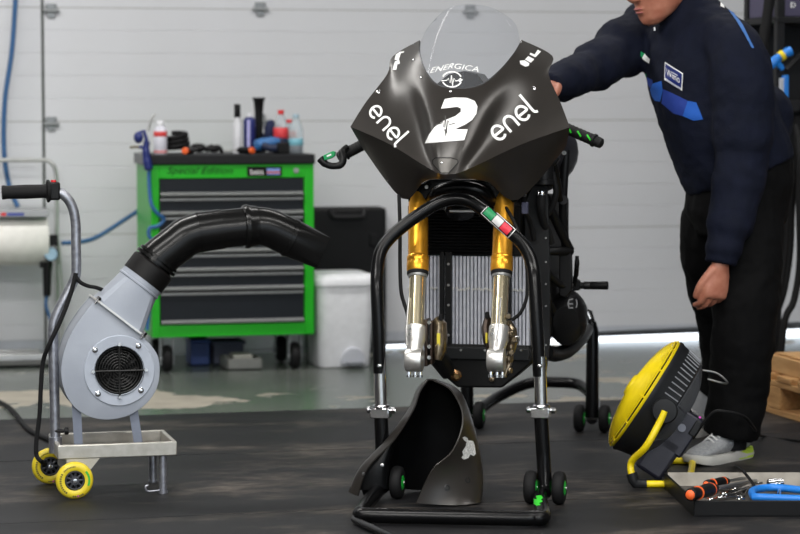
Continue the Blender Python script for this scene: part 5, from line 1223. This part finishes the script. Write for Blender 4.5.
for s_ in (-1, 1):
    body.sphere(hp_(-.040, .104, s_*.012), .009, 10, 8)
    body.sphere(hp_(.020, .082, s_*.032), (.022, .012, .008), M=hr)
    body.sphere(hp_(-.03, .070, s_*.040), (.022, .022, .018), M=hr)
    body.ell([(hp_(-.035, .0, s_*.072), .010, .006, hf), (hp_(-.02, -.004, s_*.080), .015, .007, hf), (hp_(.01, -.008, s_*.084), .018, .007, hf), (hp_(.028, -.010, s_*.080), .012, .006, hf)], 12)
body.sphere(hp_(-.068, .094), (.024, .012, .0055), M=hr); body.sphere(hp_(-.079, .092), (.021, .012, .0065), M=hr)
body.sphere(hp_(-.106, .080), (.020, .016, .014), M=hr)
person = one('person', body, skin, None, 'mechanic in navy jacket and black trousers leaning over to the motorcycle', 'person')
person.location = HF.O
remesh(person, .0045, 3)
for s_ in (-1, 1):
    ey = obj('eye', MB().sphere(hp_(.006, .080, s_*.031), .0125), pm('eye_white', '#e6e2dc', .2), person)
    obj('iris', MB().sphere(hp_(.006, .0895, s_*.031), .0052), pm('iris_dark', '#3a2a1e', .2), ey)
obj('lips', MB().sphere(hp_(-.068, .0985), (.020, .0085, .0045), M=hr).sphere(hp_(-.078, .0965), (.018, .0085, .005), M=hr), pm('lip', '#a8605a', .5), person)
hair = MB()
R_ = []
for h, f, w_, d_ in ((-.05, -.055, .052, .045), (-.01, -.040, .076, .062), (.03, -.022, .081, .084), (.06, -.012, .080, .094), (.09, -.010, .068, .088), (.112, -.012, .046, .062), (.130, -.012, .012, .018)):
    R_.append([hp_(h, f)+(hl*w_*math.cos(2*PI*j/24)+hf*d_*math.sin(2*PI*j/24))*HS for j in range(24)])
hair.rings(R_); obj('hair', hair, pm('hair_brown', '#3b2a20', .7, bump=.5, bscale=200), person, ang=70)
# jacket
navy = pm('navy_fleece', '#0d1224', .85, col2='#0a0f1e', scale=20, bump=.25, bscale=250, spec=.2)
jk = MB()
spineJ = [(P_(741, 176, 7.62), .190, .168), (P_(735, 160, 7.62), .196, .178), (P_(725, 133, 7.62), .196, .178), (P_(713, 102, 7.62), .198, .172), (P_(702, 72, 7.63), .200, .160), (P_(696, 48, 7.64), .198, .140), (P_(692, 28, 7.65), .175, .118), (P_(691, 12, 7.65), .105, .095), (P_(686, 2, 7.66), .080, .082), (P_(680, -9, 7.665), .074, .078)]
jk.ell([(c, a, b, LAT) for c, a, b in spineJ], 28)
jk.tube(cat_([P_(712, 40, 7.58), P_(733, 50, 7.48), P_(741, 80, 7.44), P_(743, 120, 7.42), P_(741, 165, 7.41), P_(733, 210, 7.385), P_(725, 245, 7.365), P_(721, 264, 7.36)], 4), [.075]*2+[.095]*4+[.100]*5+[.095]*4+[.084]*4+[.074]*4+[.060]*3+[.049]*3, 18)
jk.tube(cat_([P_(688, 38, 7.70), P_(660, 28, 7.80), P_(632, 42, 7.76), P_(606, 60, 7.66), P_(580, 74, 7.52), P_(549, 87, 7.32)], 4), [.085]*3+[.105]*4+[.096]*4+[.080]*4+[.064]*4+[.046]*2, 18)
jk.sphere(P_(770, 120, 7.66), (.075, .10, .11))
jacket = obj('jacket', jk, navy, person); remesh(jacket, .009, 5, [('fold_big', .09, .014), ('fold_small', .03, .006)])
jb = bvh_of(jacket)
def Wt(x, y): return (640+x/5.93, 40+y/5.93)
jblue = pm('jacket_blue', '#1f5fc0', .8); jdark = pm('jacket_royal', '#1c3a92', .8); jgreen = pm('jacket_green', '#0f9a5c', .8)
def jl(nm, pts, m_, off=.002): lay(nm, jb, HF, [[Wt(*p) for p in pts]], m_, jacket, off, 3)
jl('chest_stripe', [(140, 290), (285, 360), (255, 450), (200, 435), (130, 375)], jdark); jl('chest_stripe', [(285, 360), (335, 370), (375, 470), (320, 478), (255, 450)], jblue)
jl('chest_stripe', [(62, 292), (78, 258), (130, 243), (138, 300), (122, 366), (90, 360), (72, 330)], jblue); jl('chest_stripe', [(44, 220), (78, 240), (78, 258), (62, 285), (48, 262)], jdark); jl('chest_stripe', [(18, 180), (40, 200), (46, 268), (38, 262), (26, 225)], jgreen)
jl('chest_patch', [(150, 130), (257, 198), (252, 302), (147, 236)], white_ink, .002); jl('chest_patch', [(155, 140), (251, 202), (247, 285), (152, 225)], navy_pl, .003)
lay('patch_lettering', jb, HF, [fit(text2d('Wimo'), Wt(162, 212), (13.0, 7.5), (-.3, -7.5))], white_ink, jacket, .004, 4)
lay('patch_lettering', jb, HF, [ribbon([Wt(196, 192), Wt(228, 212)], 1.0), ribbon([Wt(158, 236), Wt(246, 290)], 1.1)], pm('patch_grey', '#b8bccb', .7), jacket, .004, 3)
jl('name_tag', [(2, 66), (24, 80), (12, 106), (0, 94)], jgreen, .003); jl('name_tag', [(12, 106), (24, 80), (64, 114), (58, 140)], white_ink, .003)
def W7(x, y): return (720+x/4.45, y/4.45)
lay('shoulder_stripe', jb, HF, [[W7(*p) for p in ((34, 45), (58, 58), (100, 112), (150, 215), (140, 215), (105, 150), (70, 92))]], pm('shoulder_blue', '#3b6cb0', .8), jacket, .003, 3)
lay('shoulder_stripe', jb, HF, [[W7(*p) for p in ((0, 12), (14, 24), (20, 40), (0, 30))]], white_ink, jacket, .003, 3)
obj('zip_pull', MB().box(P_(654.5, 29, 7.46), (.006, .006, .012)), steel, jacket, bevel=.001)
# trousers
blk = pm('black_twill', '#060607', .85, bump=.2, bscale=300, spec=.15)
tr_ = MB()
tr_.ell([(P_(745, 150, 7.62), .165, .140, LAT), (P_(742, 172, 7.62), .178, .150, LAT), (P_(738, 192, 7.62), .182, .150, LAT), (P_(735, 215, 7.62), .175, .145, LAT), (P_(733, 238, 7.62), .12, .11, LAT)], 24)
tr_.tube(cat_([P_(746, 200, 7.54), P_(747, 230, 7.51), P_(747, 275, 7.48), P_(744, 315, 7.46), P_(742, 355, 7.47), P_(737, 395, 7.49), P_(731, 436, 7.50)], 4), [.11]*4+[.112]*4+[.108]*4+[.102]*4+[.097]*4+[.092]*4+[.088], 18)
tr_.tube(cat_([P_(722, 200, 7.70), P_(714, 228, 7.74), P_(714, 270, 7.80), P_(721, 310, 7.86), P_(725, 350, 7.92), P_(723, 375, 7.95), P_(717, 395, 7.97)], 4), [.11]*4+[.110]*4+[.098]*4+[.084]*4+[.080]*4+[.074]*4+[.070], 18)
trousers = obj('trousers', tr_, blk, person); remesh(trousers, .009, 4, [('fold_t', .08, .016), ('fold_t2', .03, .006)])
# shoes
sg_ = pm('shoe_mesh_grey', '#a9abad', .75, col2='#8d8f92', scale=120, bump=.3, bscale=400); neon = pm('sole_neon', '#c8e04a', .6, col2='#a7cc3a', scale=20); solew = pm('sole_white', '#c9c8c2', .7)
def shoe(heel, toe, lift=0.0, inv=1):
    heel, toe = V(heel), V(toe); d = (toe-heel); d.normalize(); ln = .285
    if lift: d = (d+V((0, 0, -lift))).normalized()
    lat = d.cross(V((0, 0, 1))).normalized(); up = lat.cross(d)
    base = toe-d*ln
    def q(t, l, h): return base+d*(t*ln)+lat*l+up*h
    T = [0, .06, .18, .32, .45, .58, .7, .82, .92, 1.0]; top = [.075, .095, .104, .108, .098, .082, .068, .060, .052, .036]; hw = [.020, .031, .036, .037, .038, .042, .046, .046, .038, .016]
    up_ = MB(); R_ = []
    for t, tp, w_ in zip(T, top, hw):
        r = []
        for j in range(20):
            a = 2*PI*j/20; cx, cz = math.cos(a), math.sin(a); k = (1-.22*max(0, cz)*1.2)
            r.append(q(t, w_*cx*k, .020+(tp-.020)*(.5+.5*cz)))
        R_.append(r)
    up_.rings(R_)
    so = obj('shoe', up_, sg_, person, ang=70, sub=1)
    sm_ = MB(); ring_lo, ring_mid, ring_hi = [], [], []
    for side in (1, -1):
        for t, w_ in (zip(T, hw) if side == 1 else zip(T[::-1], hw[::-1])):
            e = .006; cv_ = .012*max(0, (t-.75)/.25)**2
            ring_lo.append(q(t+(0.01 if t > .9 else (-.01 if t < .05 else 0)), side*(w_+e-.002), cv_)); ring_mid.append(q(t+(0.018 if t > .9 else (-.018 if t < .05 else 0)), side*(w_+e+.002), .015+cv_)); ring_hi.append(q(t, side*(w_+e-.002), (.034 if t < .4 else .028)+cv_*.6))
    sm_.rings([ring_lo, ring_mid, ring_hi]); sol = obj('sole', sm_, solew, so, ang=60)
    hl_ = MB(); A_, B_, C2 = [], [], []
    for t, l in ((.34, 1), (.18, 1), (.06, 1), (-.005, .6), (-.005, -.6), (.06, -1), (.18, -1), (.34, -1)):
        w_ = {.34: .037, .18: .036, .06: .031, -.005: .022}[t]*(1 if l in (1, -1) else .8)+.0075; s_ = 1 if l > 0 else -1
        A_.append(q(t-.02, s_*(w_-.002), .004)); B_.append(q(t-.02 if t < .05 else t, s_*w_, .016)); C2.append(q(t, s_*(w_-.002), .036 if t < .3 else .024))
    hl_.rings([A_, B_, C2]); obj('heel_cushion', hl_, neon, so, ang=60)
    lc = MB()
    for k in range(6):
        t = .40+.055*k; h = .112-.036*((t-.38)/.30); lc.tube(cat_([q(t, -.020, h-.012), q(t+.012, 0, h+.001), q(t, .020, h-.012)], 4), .0032, 6)
    lc.tube(cat_([q(.40, .0, .112), q(.43, .018, .120), q(.45, .026, .108), q(.42, .008, .114)], 4), .0025, 6).tube(cat_([q(.40, .0, .112), q(.42, -.018, .121), q(.44, -.028, .106), q(.42, -.006, .114)], 4), .0025, 6)
    obj('laces', lc, pm('lace_white', '#dcdcda', .8), so)
    obj('tongue', MB().ell([(q(.30, 0, .095), .018, .008, lat), (q(.27, 0, .118), .020, .007, lat), (q(.25, 0, .135), .016, .005, lat)], 12), sg_, so)
    return so, q
s1, q1 = shoe(HF.g(748, 456, 0), HF.g(690, 466, 0))
obj('sock', MB().tube([P_(733, 449, 7.50), P_(733, 438, 7.50), P_(735, 425, 7.50)], [.042, .044, .046], 16), pm('sock_dark', '#1a1a1c', .85, bump=.3, bscale=200), person, ang=60)
bake(s1, 70); sb = bvh_of(s1)
sw = [(733.5, 437), (737.5, 441.5), (740, 441.5), (743.5, 437), (746, 432.5), (744.5, 438.5), (741, 445.5), (738, 446), (735.5, 442.5)]
lay('side_mark', sb, HF, [sw], black_deep, s1, .002, 2)
s2, q2 = shoe(HF.g(716, 429, 0.0), HF.g(678, 439, 0.0))
obj('sock', MB().tube([P_(706, 412, 7.98), P_(710, 398, 7.975), P_(716, 384, 7.97)], [.052, .05, .048], 16), pm('sock_grey', '#8f9194', .85, bump=.3, bscale=200), person, ang=60)
